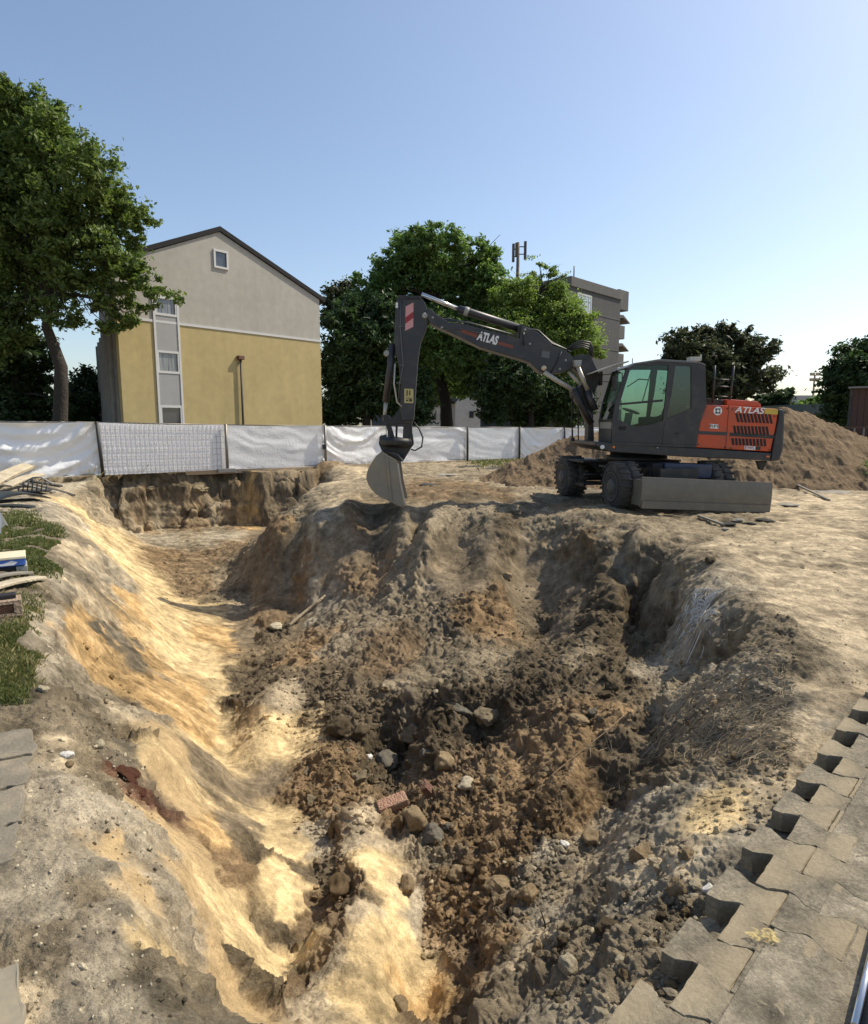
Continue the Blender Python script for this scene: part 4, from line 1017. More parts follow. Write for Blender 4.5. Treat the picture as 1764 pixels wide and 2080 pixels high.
# ------------------------------------------------------------------ yellow gabled house
def plaster(name, col, streak=.12):
    m, N, L, P = nodes_mat(name)
    tc = N.new('ShaderNodeTexCoord')
    mp = N.new('ShaderNodeMapping'); mp.inputs['Scale'].default_value = (1.2, 1.2, .10); L.new(tc.outputs['Object'], mp.inputs['Vector'])
    n1 = N.new('ShaderNodeTexNoise'); n1.inputs['Scale'].default_value = 1.6; n1.inputs['Detail'].default_value = 8; n1.inputs['Roughness'].default_value = .7; L.new(mp.outputs[0], n1.inputs['Vector'])
    n2 = N.new('ShaderNodeTexNoise'); n2.inputs['Scale'].default_value = .5; n2.inputs['Detail'].default_value = 5; L.new(tc.outputs['Object'], n2.inputs['Vector'])
    n4 = N.new('ShaderNodeTexNoise'); n4.inputs['Scale'].default_value = 3.5; n4.inputs['Detail'].default_value = 6; L.new(tc.outputs['Object'], n4.inputs['Vector'])
    a1 = N.new('ShaderNodeMath'); a1.operation = 'ADD'; L.new(n1.outputs['Fac'], a1.inputs[0]); L.new(n2.outputs['Fac'], a1.inputs[1])
    a3 = N.new('ShaderNodeMath'); a3.operation = 'ADD'; L.new(a1.outputs[0], a3.inputs[0]); L.new(n4.outputs['Fac'], a3.inputs[1])
    a2 = N.new('ShaderNodeMapRange'); a2.inputs['From Min'].default_value = 1.0; a2.inputs['From Max'].default_value = 2.0; L.new(a3.outputs[0], a2.inputs['Value'])
    mx = N.new('ShaderNodeMix'); mx.data_type = 'RGBA'
    mx.inputs['A'].default_value = tuple(c * (1 - streak) for c in col) + (1,); mx.inputs['B'].default_value = tuple(c * (1 + streak) for c in col) + (1,)
    L.new(a2.outputs[0], mx.inputs['Factor']); L.new(mx.outputs['Result'], P.inputs['Base Color'])
    P.inputs['Roughness'].default_value = .9; P.inputs['Specular IOR Level'].default_value = .2
    n3 = N.new('ShaderNodeTexNoise'); n3.inputs['Scale'].default_value = 30; n3.inputs['Detail'].default_value = 5; L.new(tc.outputs['Object'], n3.inputs['Vector'])
    bb = N.new('ShaderNodeBump'); bb.inputs['Strength'].default_value = .25; bb.inputs['Distance'].default_value = .02; L.new(n3.outputs['Fac'], bb.inputs['Height']); L.new(bb.outputs[0], P.inputs['Normal'])
    return m


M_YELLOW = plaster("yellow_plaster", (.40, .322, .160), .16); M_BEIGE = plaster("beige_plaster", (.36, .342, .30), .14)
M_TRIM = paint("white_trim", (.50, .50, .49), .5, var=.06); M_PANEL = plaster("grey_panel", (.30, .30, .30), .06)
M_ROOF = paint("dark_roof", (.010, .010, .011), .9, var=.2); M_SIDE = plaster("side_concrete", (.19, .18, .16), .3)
m, N, L, P = nodes_mat("window_glass")
P.inputs['Base Color'].default_value = (.05, .06, .07, 1); P.inputs['Roughness'].default_value = .06; P.inputs['Specular IOR Level'].default_value = .9
M_WIN = m
m, N, L, P = nodes_mat("curtain_glass")
tc = N.new('ShaderNodeTexCoord'); mp = N.new('ShaderNodeMapping'); mp.inputs['Scale'].default_value = (6, 6, .3); no = N.new('ShaderNodeTexNoise'); no.inputs['Scale'].default_value = 3
L.new(tc.outputs['Object'], mp.inputs['Vector']); L.new(mp.outputs[0], no.inputs['Vector'])
rp = N.new('ShaderNodeValToRGB'); rp.color_ramp.elements[0].color = (.07, .075, .08, 1); rp.color_ramp.elements[1].color = (.26, .265, .27, 1); rp.color_ramp.elements[0].position = .35; rp.color_ramp.elements[1].position = .7
L.new(no.outputs['Fac'], rp.inputs[0]); L.new(rp.outputs[0], P.inputs['Base Color']); P.inputs['Roughness'].default_value = .08; P.inputs['Specular IOR Level'].default_value = .8
M_WINC = m

HA = Vector((-11.6, 24.0, 0)); HB = Vector((-5.4, 31.0, 0)); he = (HB - HA); HW = he.length; he /= HW
hin = Vector((-he.y, he.x, 0))
MH = Matrix(((he.x, hin.x, 0, HA.x), (he.y, hin.y, 0, HA.y), (0, 0, 1, 0), (0, 0, 0, 1)))
house = empty("gable_house", HA, "yellow and beige gabled house with dark roof edge and a narrow window strip", "house")
EV, AP, AT = 7.6, 9.55, .46 * HW
SKX, SKY = 3.84, 11.4
ZB = 5.70


def hx(t): return t * HW


# window openings are cut out of the gable wall so that panes sit back in it
s0, s1 = hx(.142), hx(.252)
at0, at1 = hx(.425), hx(.495)
low = [(0, -.2), (HW, -.2), (HW, ZB - .06), (0, ZB - .06)]
WO = [[(s0 + .08, z0), (s1 - .08, z0), (s1 - .08, z1), (s0 + .08, z1)] for z0, z1 in ((1.25, 2.45), (3.80, 4.55))]


def hplate(o, h, d0, d1, name, mat, parent):
    mb = plate(o, h, d0, d1)
    bmesh.ops.transform(mb.b, matrix=MH, verts=mb.b.verts[:])
    return inv(mb.build(name, mat), parent)


wall = hplate(low, WO, 0, .25, "wall", M_YELLOW, house)
att = [(at0 + .07, 8.16), (at1 - .07, 8.16), (at1 - .07, 8.77), (at0 + .07, 8.77)]
w3 = [(s0 + .08, 5.98), (s1 - .08, 5.98), (s1 - .08, 6.58), (s0 + .08, 6.58)]
wall2 = hplate([(0, ZB + .03), (HW, ZB + .03), (HW, EV), (AT, AP), (0, EV)], [att, w3], .01, .25, "wall", M_BEIGE, house)
inv(MB().box(0, HW, -.03, .2, ZB - .06, ZB + .03, MH).build("trim_band", M_TRIM), house)
# side walls and back
b = MB(); b.quad(MH @ Vector((HW, .25, -.2)), MH @ Vector((HW + SKX, SKY, -.2)), MH @ Vector((HW + SKX, SKY, EV)), MH @ Vector((HW, .25, EV)))
b.quad(MH @ Vector((HW + SKX, SKY, -.2)), MH @ Vector((SKX, SKY, -.2)), MH @ Vector((SKX, SKY, EV)), MH @ Vector((AT + SKX, SKY, AP)), MH @ Vector((HW + SKX, SKY, EV)))
inv(b.build("wall", M_BEIGE), house)
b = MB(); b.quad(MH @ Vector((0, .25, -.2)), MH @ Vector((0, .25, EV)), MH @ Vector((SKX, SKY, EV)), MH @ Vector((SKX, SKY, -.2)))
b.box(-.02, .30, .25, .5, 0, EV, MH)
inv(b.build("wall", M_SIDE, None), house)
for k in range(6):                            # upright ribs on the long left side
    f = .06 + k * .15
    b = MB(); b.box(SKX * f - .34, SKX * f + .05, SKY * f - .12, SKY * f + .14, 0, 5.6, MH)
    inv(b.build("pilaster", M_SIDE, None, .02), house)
b = MB()
for (xa, za), (xb, zb) in (((-.35, EV - .13), (AT, AP)), ((AT, AP), (HW + .3, EV - .12))):
    p = [Vector((xa, -.07, za + .02)), Vector((xb, -.07, zb + .02)), Vector((xb + SKX, SKY + .2, zb + .02)), Vector((xa + SKX, SKY + .2, za + .02))]
    lo = [b.b.verts.new(MH @ q) for q in p]; up = [b.b.verts.new(MH @ (q + Vector((0, 0, .19)))) for q in p]
    b.b.faces.new(lo); b.b.faces.new(up)
    for k in range(4): b.b.faces.new((lo[k], lo[(k + 1) % 4], up[(k + 1) % 4], up[k]))
inv(b.build("roof", M_ROOF), house)
# window strip: panels between white jambs
for xa, xb in ((s0, s0 + .08), (s1 - .08, s1)):
    inv(MB().box(xa, xb, -.05, -.002, -.2, 6.72, MH).build("jamb", M_TRIM), house)
for z0, z1 in ((2.50, 3.75), (4.62, 5.92)):
    inv(MB().box(s0 + .083, s1 - .083, -.025, -.003, z0, z1, MH).build("infill_panel", M_PANEL), house)
for z0, z1, gm in ((1.25, 2.45, M_WIN), (3.80, 4.55, M_WINC), (5.98, 6.58, M_WINC)):
    w = MB()
    w.box(s0 + .083, s1 - .083, -.045, .06, z0 - .06, z0 + .03, MH).box(s0 + .083, s1 - .083, -.045, .06, z1 - .03, z1 + .06, MH)
    w.box(s0 + .083, s0 + .14, -.042, .06, z0 + .031, z1 - .031, MH).box(s1 - .14, s1 - .083, -.042, .06, z0 + .031, z1 - .031, MH)
    w = w.build("window", M_TRIM); inv(w, house)
    inv(MB().box(s0 + .12, s1 - .12, .02, .03, z0 + .02, z1 - .02, MH).build("pane", gm), w)
w = MB(); z0, z1 = 8.10, 8.83
w.box(at0, at1, -.05, .06, z0, z0 + .08, MH).box(at0, at1, -.05, .06, z1 - .08, z1, MH).box(at0, at0 + .08, -.046, .06, z0 + .081, z1 - .081, MH).box(at1 - .08, at1, -.046, .06, z0 + .081, z1 - .081, MH)
w = w.build("window", M_TRIM); inv(w, house)
inv(MB().box(at0 + .07, at1 - .07, .02, .03, z0 + .07, z1 - .07, MH).build("pane", M_WIN), w)
pt = hx(.532)
pp = inv(MB().tube([MH @ Vector((pt, -.10, -.2)), MH @ Vector((pt, -.10, 4.5))], .045, 10).build("drainpipe", M_POSTD), house)
inv(MB().box(pt - .14, pt + .14, -.2, -.003, 4.5, 4.66, MH).build("pipe_head", paint("rust_head", (.12, .05, .035), .7), None, .02), pp)
b = MB()
for k in (.05, .17, .30, .36, .55, .63, .72, .86, .95):       # fine upright seams of the plaster
    zt = EV + (AP - EV) * (1 - abs(k * HW - AT) / (AT if k * HW < AT else HW - AT)) - .25
    b.box(hx(k), hx(k) + .008, .009, .02, 5.8, zt, MH)
inv(b.build("seam", paint("seam_grey", (.36, .34, .295), .9)), wall2)

# ------------------------------------------------------------------ grey apartment block beyond the trees
M_CONCW = plaster("shaded_concrete", (.095, .094, .092), .15); M_CONCL = plaster("balcony_concrete", (.125, .122, .115), .25)  # the facade's shade is put into the wall colour, darker than plain concrete
GA = Vector((11.4, 55, 0)); GB = Vector((17.3, 61, 0)); ge = (GB - GA); GW_ = ge.length; ge /= GW_; gin = Vector((-ge.y, ge.x, 0))
MG = Matrix(((ge.x, gin.x, 0, GA.x), (ge.y, gin.y, 0, GA.y), (0, 0, 1, 0), (0, 0, 0, 1)))
blk = empty("apartment_block", GA, "grey concrete apartment block with flat roof and balconies stacked at its right end", "apartment block")
BH = 14.0
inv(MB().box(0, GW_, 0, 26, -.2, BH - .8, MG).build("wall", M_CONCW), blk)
inv(MB().box(-.12, GW_ + .1, -.12, 26.1, BH - .8, BH, MG).build("parapet", M_CONCL, None, .03), blk)
for zf in (3.2, 6.0, 8.8, 11.6):
    inv(MB().box(-.03, GW_ + .03, -.03, -.002, zf - .25, zf - .17, MG).build("floor_joint", M_CONCL), blk)
for zf in (1.0, 3.8, 6.6, 9.4, 11.3):
    w = MB(); xa, xb = 1.0, 3.3; z0, z1 = (zf, zf + 1.55)
    w.box(xa, xb, -.06, -.003, z0, z0 + .12, MG).box(xa, xb, -.06, -.003, z1 - .12, z1, MG)
    for q in (xa, (xa + xb) / 2 - .5, xb - .5, xb - .12): w.box(q, q + .12, -.055, -.003, z0 + .121, z1 - .121, MG)
    w = w.build("window", M_TRIM); inv(w, blk)
    inv(MB().box(xa + .1, xb - .1, -.03, -.004, z0 + .1, z1 - .1, MG).build("pane", paint("pale_blind", (.36, .42, .48), .15, spec=.8)), w)
inv(MB().box(GW_ + .1, GW_ + 1.9, .2, 3.4, BH - 1.55, BH + .25, MG).build("roof_slab", M_CONCL, None, .04), blk)
for k, zf in enumerate((11.1, 8.5, 5.9, 3.3)):
    bl_ = MB().box(GW_ + .003, GW_ + 1.55, .3, 3.4, zf - 1.25, zf - 1.05, MG).box(GW_ + 1.40, GW_ + 1.55, .3, 3.4, zf - 1.05, zf - .05, MG).box(GW_ + .003, GW_ + 1.40, .3, .42, zf - 1.05, zf - .05, MG).build("balcony", M_CONCL); inv(bl_, blk)
    if k < 2:
        b = MB(); b.prism([(GW_ + .003, zf + .85), (GW_ + 1.2, zf + .95), (GW_ + 2.5, zf + .35), (GW_ + 2.5, zf + .28), (GW_ + 1.2, zf + .7), (GW_ + .003, zf + .5)], .3, 3.3, MG); inv(b.build("awning", M_CONCL), bl_)
    else:
        b = MB(); b.tube([MG @ Vector((GW_ + 1.5, .35, zf)), MG @ Vector((GW_ + 1.5, .35, zf + .8))], .05, 6).box(GW_ + .1, GW_ + .9, .4, 1.4, zf - .1, zf + 1.0, MG); inv(b.build("balcony_screen", M_CONCL), bl_)
inv(MB().tube([MG @ Vector((1.2, .5, BH)), MG @ Vector((1.2, .5, BH + 1.1))], .05, 6).build("aerial", M_POSTD), blk)
# mobile mast on its roof
mb_ = MG @ Vector((.2, 14, BH))
x0, z0 = PY(1051, 610, mb_.y); zt = PY(1051, 492, mb_.y)[1]
mast = empty("antenna_mast", (x0, mb_.y, z0 - .2), "tall rusty antenna mast with three upright aerials above the trees", "mast")
M_MAST = paint("mast_rust", (.10, .075, .055), .8, var=.3)
k_ = mb_.y / FPX
inv(MB().tube([(x0, mb_.y, z0 - 3), (x0, mb_.y, zt)], [.24, .13], 8).build("pole", M_MAST), mast)
for dx, za, zb in ((-9, 495, 532), (14, 490, 527), (-3, 493, 520)):
    a_ = PY(1051, za, mb_.y)[1]; c_ = PY(1051, zb, mb_.y)[1]
    w = MB().box(x0 + dx * k_ - .12, x0 + dx * k_ + .12, mb_.y - .15, mb_.y + .15, c_, a_).build("aerial", M_MAST, None, .03); inv(w, mast)
    inv(MB().tube([(x0, mb_.y, a_ - .5), (x0 + dx * k_, mb_.y, a_ - .5)], .05, 6).tube([(x0, mb_.y, c_ + .5), (x0 + dx * k_, mb_.y, c_ + .5)], .05, 6).build("bracket", M_MAST), w)

# ------------------------------------------------------------------ white house seen under the trees
wh = empty("white_house", (0.5, 52, 0), "white house with small dark windows, glimpsed below the big tree behind the fence", "house")
M_WHITEW = plaster("white_render", (.55, .55, .56), .12)
xa, za = PY(852, 820, 52); xb, zb = PY(925, 770, 52); xc, zc = PY(976, 770, 52)
inv(MB().box(xa - 1, xb, 52, 58, -.2, za).build("wall", M_WHITEW), wh)
inv(MB().prism([(xb, -.2), (xc, -.2), (xc, zb + .4), (xb, za)], 51.5, 58).build("wall", M_WHITEW), wh)
inv(MB().box(xa - 1.2, xb, 51.6, 58.2, za, za + .18).build("roof", M_ROOF), wh)
for px, py, w_, h_ in ((884, 846, 8, 16), (897, 846, 8, 16), (908, 846, 5, 16), (958, 842, 12, 16), (878, 826, 12, 8)):
    qx, qz = PY(px, py, 51.5); kk = 52 / FPX / 2; front = 52 if px < 925 else 51.5
    f = inv(MB().box(qx - w_ * kk, qx + w_ * kk, front - .06, front - .002, qz - h_ * kk, qz + h_ * kk).build("window", M_TRIM), wh)
    inv(MB().box(qx - w_ * kk + .06, qx + w_ * kk - .06, front - .07, front - .05, qz - h_ * kk + .06, qz + h_ * kk - .06).build("pane", M_WIN), f)

# ------------------------------------------------------------------ right-hand background: hall, shed, railing, far blocks
M_GREENR = paint("green_roof", (.055, .085, .085), .45, var=.15); M_DKWALL = plaster("dark_hall_wall", (.05, .055, .055), .2); M_BROWN = paint("brown_boards", (.075, .038, .026), .7, var=.25, scale=6)
yh = 46
hall = empty("green_hall", (PY(1660, 840, yh)[0], yh, 0), "low dark hall with a long green-grey roof behind the right dirt heap", "hall")
xa, z1 = PY(1585, 823, yh); xb, z2 = PY(1860, 815, yh); z3 = PY(1660, 842, yh)[1]
inv(MB().prism([(xa, z3), (xb, z3 + .1), (xb, z2), (xa + 3.5, z1 + .1), (xa, z1)], yh - .5, yh + 12).build("roof", M_GREENR), hall)
inv(MB().box(xa + .3, xb, yh, yh + 11.5, -.2, z3 - .003).build("wall", M_DKWALL), hall)
sx_, sz_ = PY(1682, 845, yh); inv(MB().box(sx_ - .5, sx_ + .5, yh - .05, yh - .003, sz_ - .05, sz_ + .04).build("sign", M_WHITE), hall)
ys = 31
shed = empty("brown_shed", (PY(1760, 870, ys)[0], ys, 0), "dark brown boarded shed cut by the right edge of the photo", "shed")
xa, za = PY(1728, 787, ys); qa = math.radians(36)
MS = Matrix.Translation((xa, ys, 0)) @ Matrix.Rotation(-qa, 4, 'Z')
inv(MB().box(.06, 5, 0, 4, -.2, za - .05, MS).build("wall", M_BROWN), shed)
inv(MB().box(-.06, 5.2, -.25, 4.2, za - .05, za + .03, MS).build("roof", M_POST), shed)
for k in range(18):
    inv(MB().box(.1 + k * .26, .12 + k * .26, -.004, .01, -.1, za - .06, MS).build("board_gap", M_DARK), shed)
inv(MB().box(.0, .12, -.04, .08, -.2, za - .055, MS).build("corner_post", M_CHAR2), shed)
yr = 28.5
rail = empty("railing", (PY(1740, 880, yr)[0], yr, 0), "low wooden railing with grey upright bars in front of the brown shed", "railing")
xa, za = PY(1712, 868, yr)
inv(MB().box(xa, xa + 4, yr, yr + .07, za - .03, za + .03).build("top_rail", M_BROWN), rail)
for k in range(7):
    xk = PY(1738 + 19 * k, 868, yr)[0]
    inv(MB().box(xk - .03, xk + .03, yr + .01, yr + .06, -.2, za - .031).build("baluster", M_POST), rail)
yf = 150
fb = empty("far_block", (PY(1660, 805, yf)[0], yf, 0), "pale grey flat-roofed building far off, right of the big dark tree", "building")
M_FAR = plaster("far_concrete", (.34, .36, .36), .1)
xa, za = PY(1622, 803, yf); xb = PY(1700, 803, yf)[0]
inv(MB().box(xa, xb, yf, yf + 20, -.2, za - .8).build("wall", M_FAR), fb)
inv(MB().box(xa - .2, xb + .2, yf - .2, yf + 20, za - .8, za).build("parapet", M_FAR), fb)
lm = empty("floodlight_mast", (PY(1656, 800, 120)[0], 120, 0), "tall floodlight mast far off above the green hall", "light mast")
x0, zt = PY(1656, 762, 120)
inv(MB().tube([(x0, 120, 0), (x0, 120, zt)], [.3, .15], 8).build("pole", paint("mast_beige", (.35, .30, .22), .7)), lm)
for dz in (0, -1.0):
    b = MB(); b.box(x0 - .9, x0 + .9, 119.9, 120.1, zt + dz - .08, zt + dz + .08)
    for q in (-.8, -.3, .3, .8): b.box(x0 + q - .16, x0 + q + .16, 119.7, 120, zt + dz + .081, zt + dz + .45)
    inv(b.build("lamp_bar", MATS["mast_beige"]), lm)


# ------------------------------------------------------------------ trees
def leaf_material(name, c0, c1, trans=.35):
    m, N, L, P = nodes_mat(name)
    g = N.new('ShaderNodeNewGeometry')
    mx = N.new('ShaderNodeMix'); mx.data_type = 'RGBA'; mx.inputs['A'].default_value = tuple(c0) + (1,); mx.inputs['B'].default_value = tuple(c1) + (1,)
    L.new(g.outputs['Random Per Island'], mx.inputs['Factor'])
    L.new(mx.outputs['Result'], P.inputs['Base Color']); P.inputs['Roughness'].default_value = .5; P.inputs['Specular IOR Level'].default_value = .3
    tr = N.new('ShaderNodeBsdfTranslucent')
    hs = N.new('ShaderNodeHueSaturation'); hs.inputs['Saturation'].default_value = 1.15; hs.inputs['Value'].default_value = 1.5; L.new(mx.outputs['Result'], hs.inputs['Color']); L.new(hs.outputs[0], tr.inputs['Color'])
    ms = N.new('ShaderNodeMixShader'); ms.inputs[0].default_value = trans
    L.new(P.outputs[0], ms.inputs[1]); L.new(tr.outputs[0], ms.inputs[2]); L.new(ms.outputs[0], N['Material Output'].inputs['Surface'])
    return m


M_BARK = paint("bark", (.036, .029, .022), .95, var=.35, scale=6, bump=.5, bscale=14)


def leaves(blobs, n, size, rng, flat=.6, clump=None):
    """Leaf quads gathered in sprays spread through the blobs (centre, radius)."""
    cs = np.array([b_[0] for b_ in blobs]); rs = np.array([b_[1] for b_ in blobs])
    wts = rs ** 2.2; wts /= wts.sum()
    per = 46
    ns = max(1, n // per)
    bi = rng.choice(len(blobs), ns, p=wts)
    d = rng.normal(size=(ns, 3)); d /= np.linalg.norm(d, axis=1, keepdims=True)
    rad = rng.random(ns) ** .45
    sc = cs[bi] + d * (rs[bi] * rad)[:, None] * np.array([1, 1, .88])
    srad = (clump or .16) * (.6 + .8 * rng.random(ns)) * np.clip(rs[bi], .5, 3) ** .5
    outd = d * .7 + np.array([0, 0, .35]) + rng.normal(size=(ns, 3)) * .25
    outd /= np.linalg.norm(outd, axis=1, keepdims=True)
    si = np.repeat(np.arange(ns), per)
    q = rng.normal(size=(len(si), 3)) * .55
    al = (q * outd[si]).sum(1)
    q = q + outd[si] * (al * .8 + rng.random(len(si)) * .7)[:, None]
    pos = sc[si] + q * srad[si][:, None] * 1.5 * np.array([1, 1, flat])
    nr = rng.normal(size=(len(si), 3)) + outd[si] * .5 + np.array([0, 0, .7]); nr /= np.linalg.norm(nr, axis=1, keepdims=True)
    t = np.cross(nr, rng.normal(size=nr.shape)); t /= np.linalg.norm(t, axis=1, keepdims=True)
    bt = np.cross(nr, t)
    s = size * (.6 + .8 * rng.random(len(si)))[:, None]
    co = np.stack([pos - t * s, pos - bt * s * .5 + nr * s * .12, pos + t * s, pos + bt * s * .5 + nr * s * .12], 1).reshape(-1, 3)
    return co, np.arange(len(co)).reshape(-1, 4)


def tree(name, label, d, blobs, trunk, n, size, mat, seed, group=None, cat="tree", depth=.55, limbs=16, trunk_r=.25, clump=None, flat=.6):
    """blobs: photo (x, y, radius[, extra distance]); trunk: photo points from the foot up."""
    rng = np.random.default_rng(seed)
    k = d / FPX
    B = []
    for q in blobs:
        dd = d + (q[3] if len(q) > 3 else rng.normal() * q[2] * k * depth)
        x, z = PY(q[0], q[1], dd); B.append((np.array([x, dd, z]), q[2] * dd / FPX))
    tp = [Vector((PY(px, py, d)[0], d, PY(px, py, d)[1])) for px, py in trunk]
    foot = tp[0].copy(); foot.z = -.1
    r = empty(name, foot, label, cat, group)
    b = MB()
    n_t = len(tp)
    b.tube([foot] + tp[1:] if tp[0].z < .5 else [foot] + tp, [trunk_r * (1 - .55 * i / max(1, n_t)) for i in range(n_t if tp[0].z < .5 else n_t + 1)], 12)
    top = tp[-1]
    order = sorted(range(len(B)), key=lambda i: -B[i][1])[:limbs]
    for i in order:
        c = Vector(B[i][0]); st = tp[rng.integers(max(1, n_t - 2), n_t)] if n_t > 2 else top
        midp = st.lerp(c, .5) + Vector((rng.normal() * .2, rng.normal() * .2, .25 + rng.random() * .3)) * (c - st).length * .2
        b.tube([st, st.lerp(midp, .6), midp, midp.lerp(c, .6), c], [trunk_r * .38, trunk_r * .3, trunk_r * .22, trunk_r * .14, trunk_r * .05], 6)
        for _ in range(5):
            e_ = c + Vector(rng.normal(size=3)) * B[i][1] * .55
            s_ = midp.lerp(c, rng.random())
            b.tube([s_, s_.lerp(e_, .5) + Vector(rng.normal(size=3)) * .08, e_], [trunk_r * .09, trunk_r * .06, trunk_r * .03], 4, False)
    inv(b.build("trunk", M_BARK), r)
    co, fc = leaves(B, n, size, rng, flat, clump)
    o = mesh_np("crown", co, fc, mat); inv(o, r)
    return r


M_LF1 = leaf_material("leaf_maple", (.045, .082, .020), (.17, .22, .065), .42)
M_LF2 = leaf_material("leaf_linden", (.055, .11, .030), (.165, .24, .075), .42)
M_LF3 = leaf_material("leaf_birch", (.12, .19, .045), (.23, .30, .085), .45)
M_LF4 = leaf_material("leaf_dark", (.022, .046, .017), (.065, .105, .035), .30)
M_LF5 = leaf_material("leaf_russet", (.032, .048, .022), (.085, .092, .045), .28)
tree("large_tree", "big broad leafy tree with a bent trunk at the left, branches over the house", 22.6,
     [(-120, 380, 150), (-40, 300, 120), (40, 290, 95), (105, 310, 72), (60, 232, 50), (14, 205, 38), (6, 180, 20), (112, 252, 34), (122, 226, 14), (188, 352, 58), (238, 425, 52), (212, 388, 40), (285, 440, 28), (292, 475, 28), (150, 440, 82), (50, 430, 110), (-90, 520, 140),
      (232, 515, 52), (150, 545, 62), (50, 560, 92), (262, 560, 40), (300, 585, 30), (335, 602, 20), (358, 610, 12), (300, 625, 18), (232, 615, 40), (252, 655, 26), (222, 668, 20), (130, 632, 38), (165, 668, 18), (30, 650, 55), (-60, 660, 90)],
     [(122, 860), (124, 800), (124, 745), (108, 700), (95, 665), (100, 600), (110, 520)], 120000, .085, M_LF1, 11, trunk_r=.27, limbs=20, clump=.135)
tree("side_tree", "dark bushy tree below the big left tree, behind the sheeted fence", 31, [(20, 720, 60), (80, 760, 45), (10, 800, 70), (-60, 760, 90), (70, 830, 50), (110, 810, 25), (30, 850, 50), (60, 700, 40)], [(40, 862), (40, 800), (30, 740)], 22000, .13, M_LF4, 12, group=None)
tree("round_bush", "rounded dark bush between the bent trunk and the house wall", 33, [(175, 800, 36), (160, 830, 36), (195, 830, 36), (180, 770, 24), (150, 850, 30), (205, 790, 20)], [(175, 862), (175, 810)], 9000, .11, M_LF4, 13, cat="bush", trunk_r=.15, limbs=6)
tree("linden_tree", "tallest broad green tree in the middle, right of the yellow house", 40,
     [(850, 520, 58), (838, 478, 26), (880, 488, 34), (930, 492, 32), (985, 520, 32), (800, 560, 52), (755, 595, 46), (955, 575, 66), (880, 600, 78), (1005, 580, 34), (830, 680, 74), (920, 700, 76), (955, 770, 48), (880, 770, 58), (1000, 660, 50), (720, 640, 40)],
     [(908, 862), (906, 820), (893, 760), (885, 690), (882, 600)], 78000, .125, M_LF2, 14, clump=.14, trunk_r=.45, limbs=14)
tree("dark_tree", "very dark dense tree directly beside the house's right corner", 37, [(690, 650, 34), (712, 715, 54), (740, 790, 64), (770, 700, 58), (810, 800, 60), (690, 830, 44), (850, 840, 30), (720, 630, 34), (790, 640, 40), (680, 760, 34)], [(745, 862), (745, 800), (740, 720)], 50000, .13, M_LF4, 15, trunk_r=.3)
tree("russet_tree", "brownish-leaved small crown showing between the house roof and the dark tree", 41, [(682, 606, 22), (700, 590, 18), (672, 640, 20), (715, 608, 18)], [(690, 862), (690, 720), (688, 640)], 5000, .12, M_LF5, 16, trunk_r=.2, limbs=4)
tree("birch_tree", "light yellow-green feathery tree with thin bare tips, in front of the apartment block", 38.5,
     [(1080, 632, 54), (1135, 635, 52), (1170, 690, 48), (1055, 592, 32), (1188, 650, 24), (1100, 700, 56), (1035, 670, 50), (1025, 610, 34), (1205, 668, 10), (1130, 590, 20), (1090, 565, 16, 0), (1118, 552, 12, 0), (1096, 535, 6, 0), (1085, 520, 4, 0), (1146, 560, 7, 0), (1210, 720, 16), (1150, 745, 40)],
     [(1100, 862), (1098, 760), (1096, 660), (1095, 590)], 85000, .075, M_LF3, 17, trunk_r=.22, limbs=16, clump=.13)
tree("low_dark_tree", "low dark green tree under the feathery one, behind the boom's end", 37, [(1010, 790, 44), (1060, 770, 52), (1110, 800, 52), (1155, 800, 38), (1080, 840, 46), (1150, 842, 34), (1000, 838, 28), (1030, 740, 34), (1180, 830, 26)], [(1080, 862), (1078, 800), (1075, 760)], 48000, .10, M_LF4, 18, trunk_r=.22)
tree("spreading_tree", "dark spreading tree rising behind the cab and engine hood", 46, [(1395, 705, 42), (1450, 692, 38), (1505, 700, 40), (1440, 745, 54), (1510, 760, 54), (1552, 715, 26), (1560, 775, 26), (1372, 718, 22), (1470, 790, 54), (1520, 672, 10), (1478, 668, 12), (1432, 672, 14), (1390, 680, 12), (1582, 715, 8), (1400, 790, 40)], [(1470, 862), (1468, 800), (1465, 740)], 34000, .16, M_LF5, 19, trunk_r=.35)
tree("small_pine", "small grey-green tree at the right foot of the spreading tree", 50, [(1590, 800, 18), (1575, 815, 22), (1606, 805, 9), (1560, 815, 22), (1598, 820, 14)], [(1580, 862), (1582, 820)], 4000, .15, M_LF4, 20, trunk_r=.15, limbs=4)
tree("edge_tree", "dark tree at the right edge of the photo above the brown shed", 40, [(1740, 735, 40), (1708, 762, 34), (1770, 760, 54), (1690, 790, 24), (1740, 800, 44), (1795, 725, 46), (1680, 775, 12), (1712, 800, 30), (1700, 835, 30), (1750, 840, 40), (1752, 703, 18)], [(1750, 862), (1750, 800), (1752, 750)], 30000, .14, M_LF4, 21, trunk_r=.3)
tree("far_hedge", "low pale hedge in front of the far grey building", 100, [(1630, 822, 10), (1655, 816, 12), (1680, 815, 14), (1640, 815, 9), (1668, 808, 9)], [(1655, 862), (1655, 830)], 3000, .35, M_LF2, 22, cat="hedge", trunk_r=.2, limbs=3)
tree("box_bush", "small rounded green bush at the right edge of the yard", 18.2, [(1755, 968, 17, 0), (1774, 962, 22, 0), (1742, 976, 11, 0), (1765, 978, 14, 0)], [(1760, 986), (1760, 970)], 9000, .035, M_LF2, 23, cat="bush", trunk_r=.03, limbs=3, clump=.07)


# ------------------------------------------------------------------ dirt heaps behind the machine
M_HEAP = soil_material("heap_soil", False, (.215, .155, .095), 1.6)


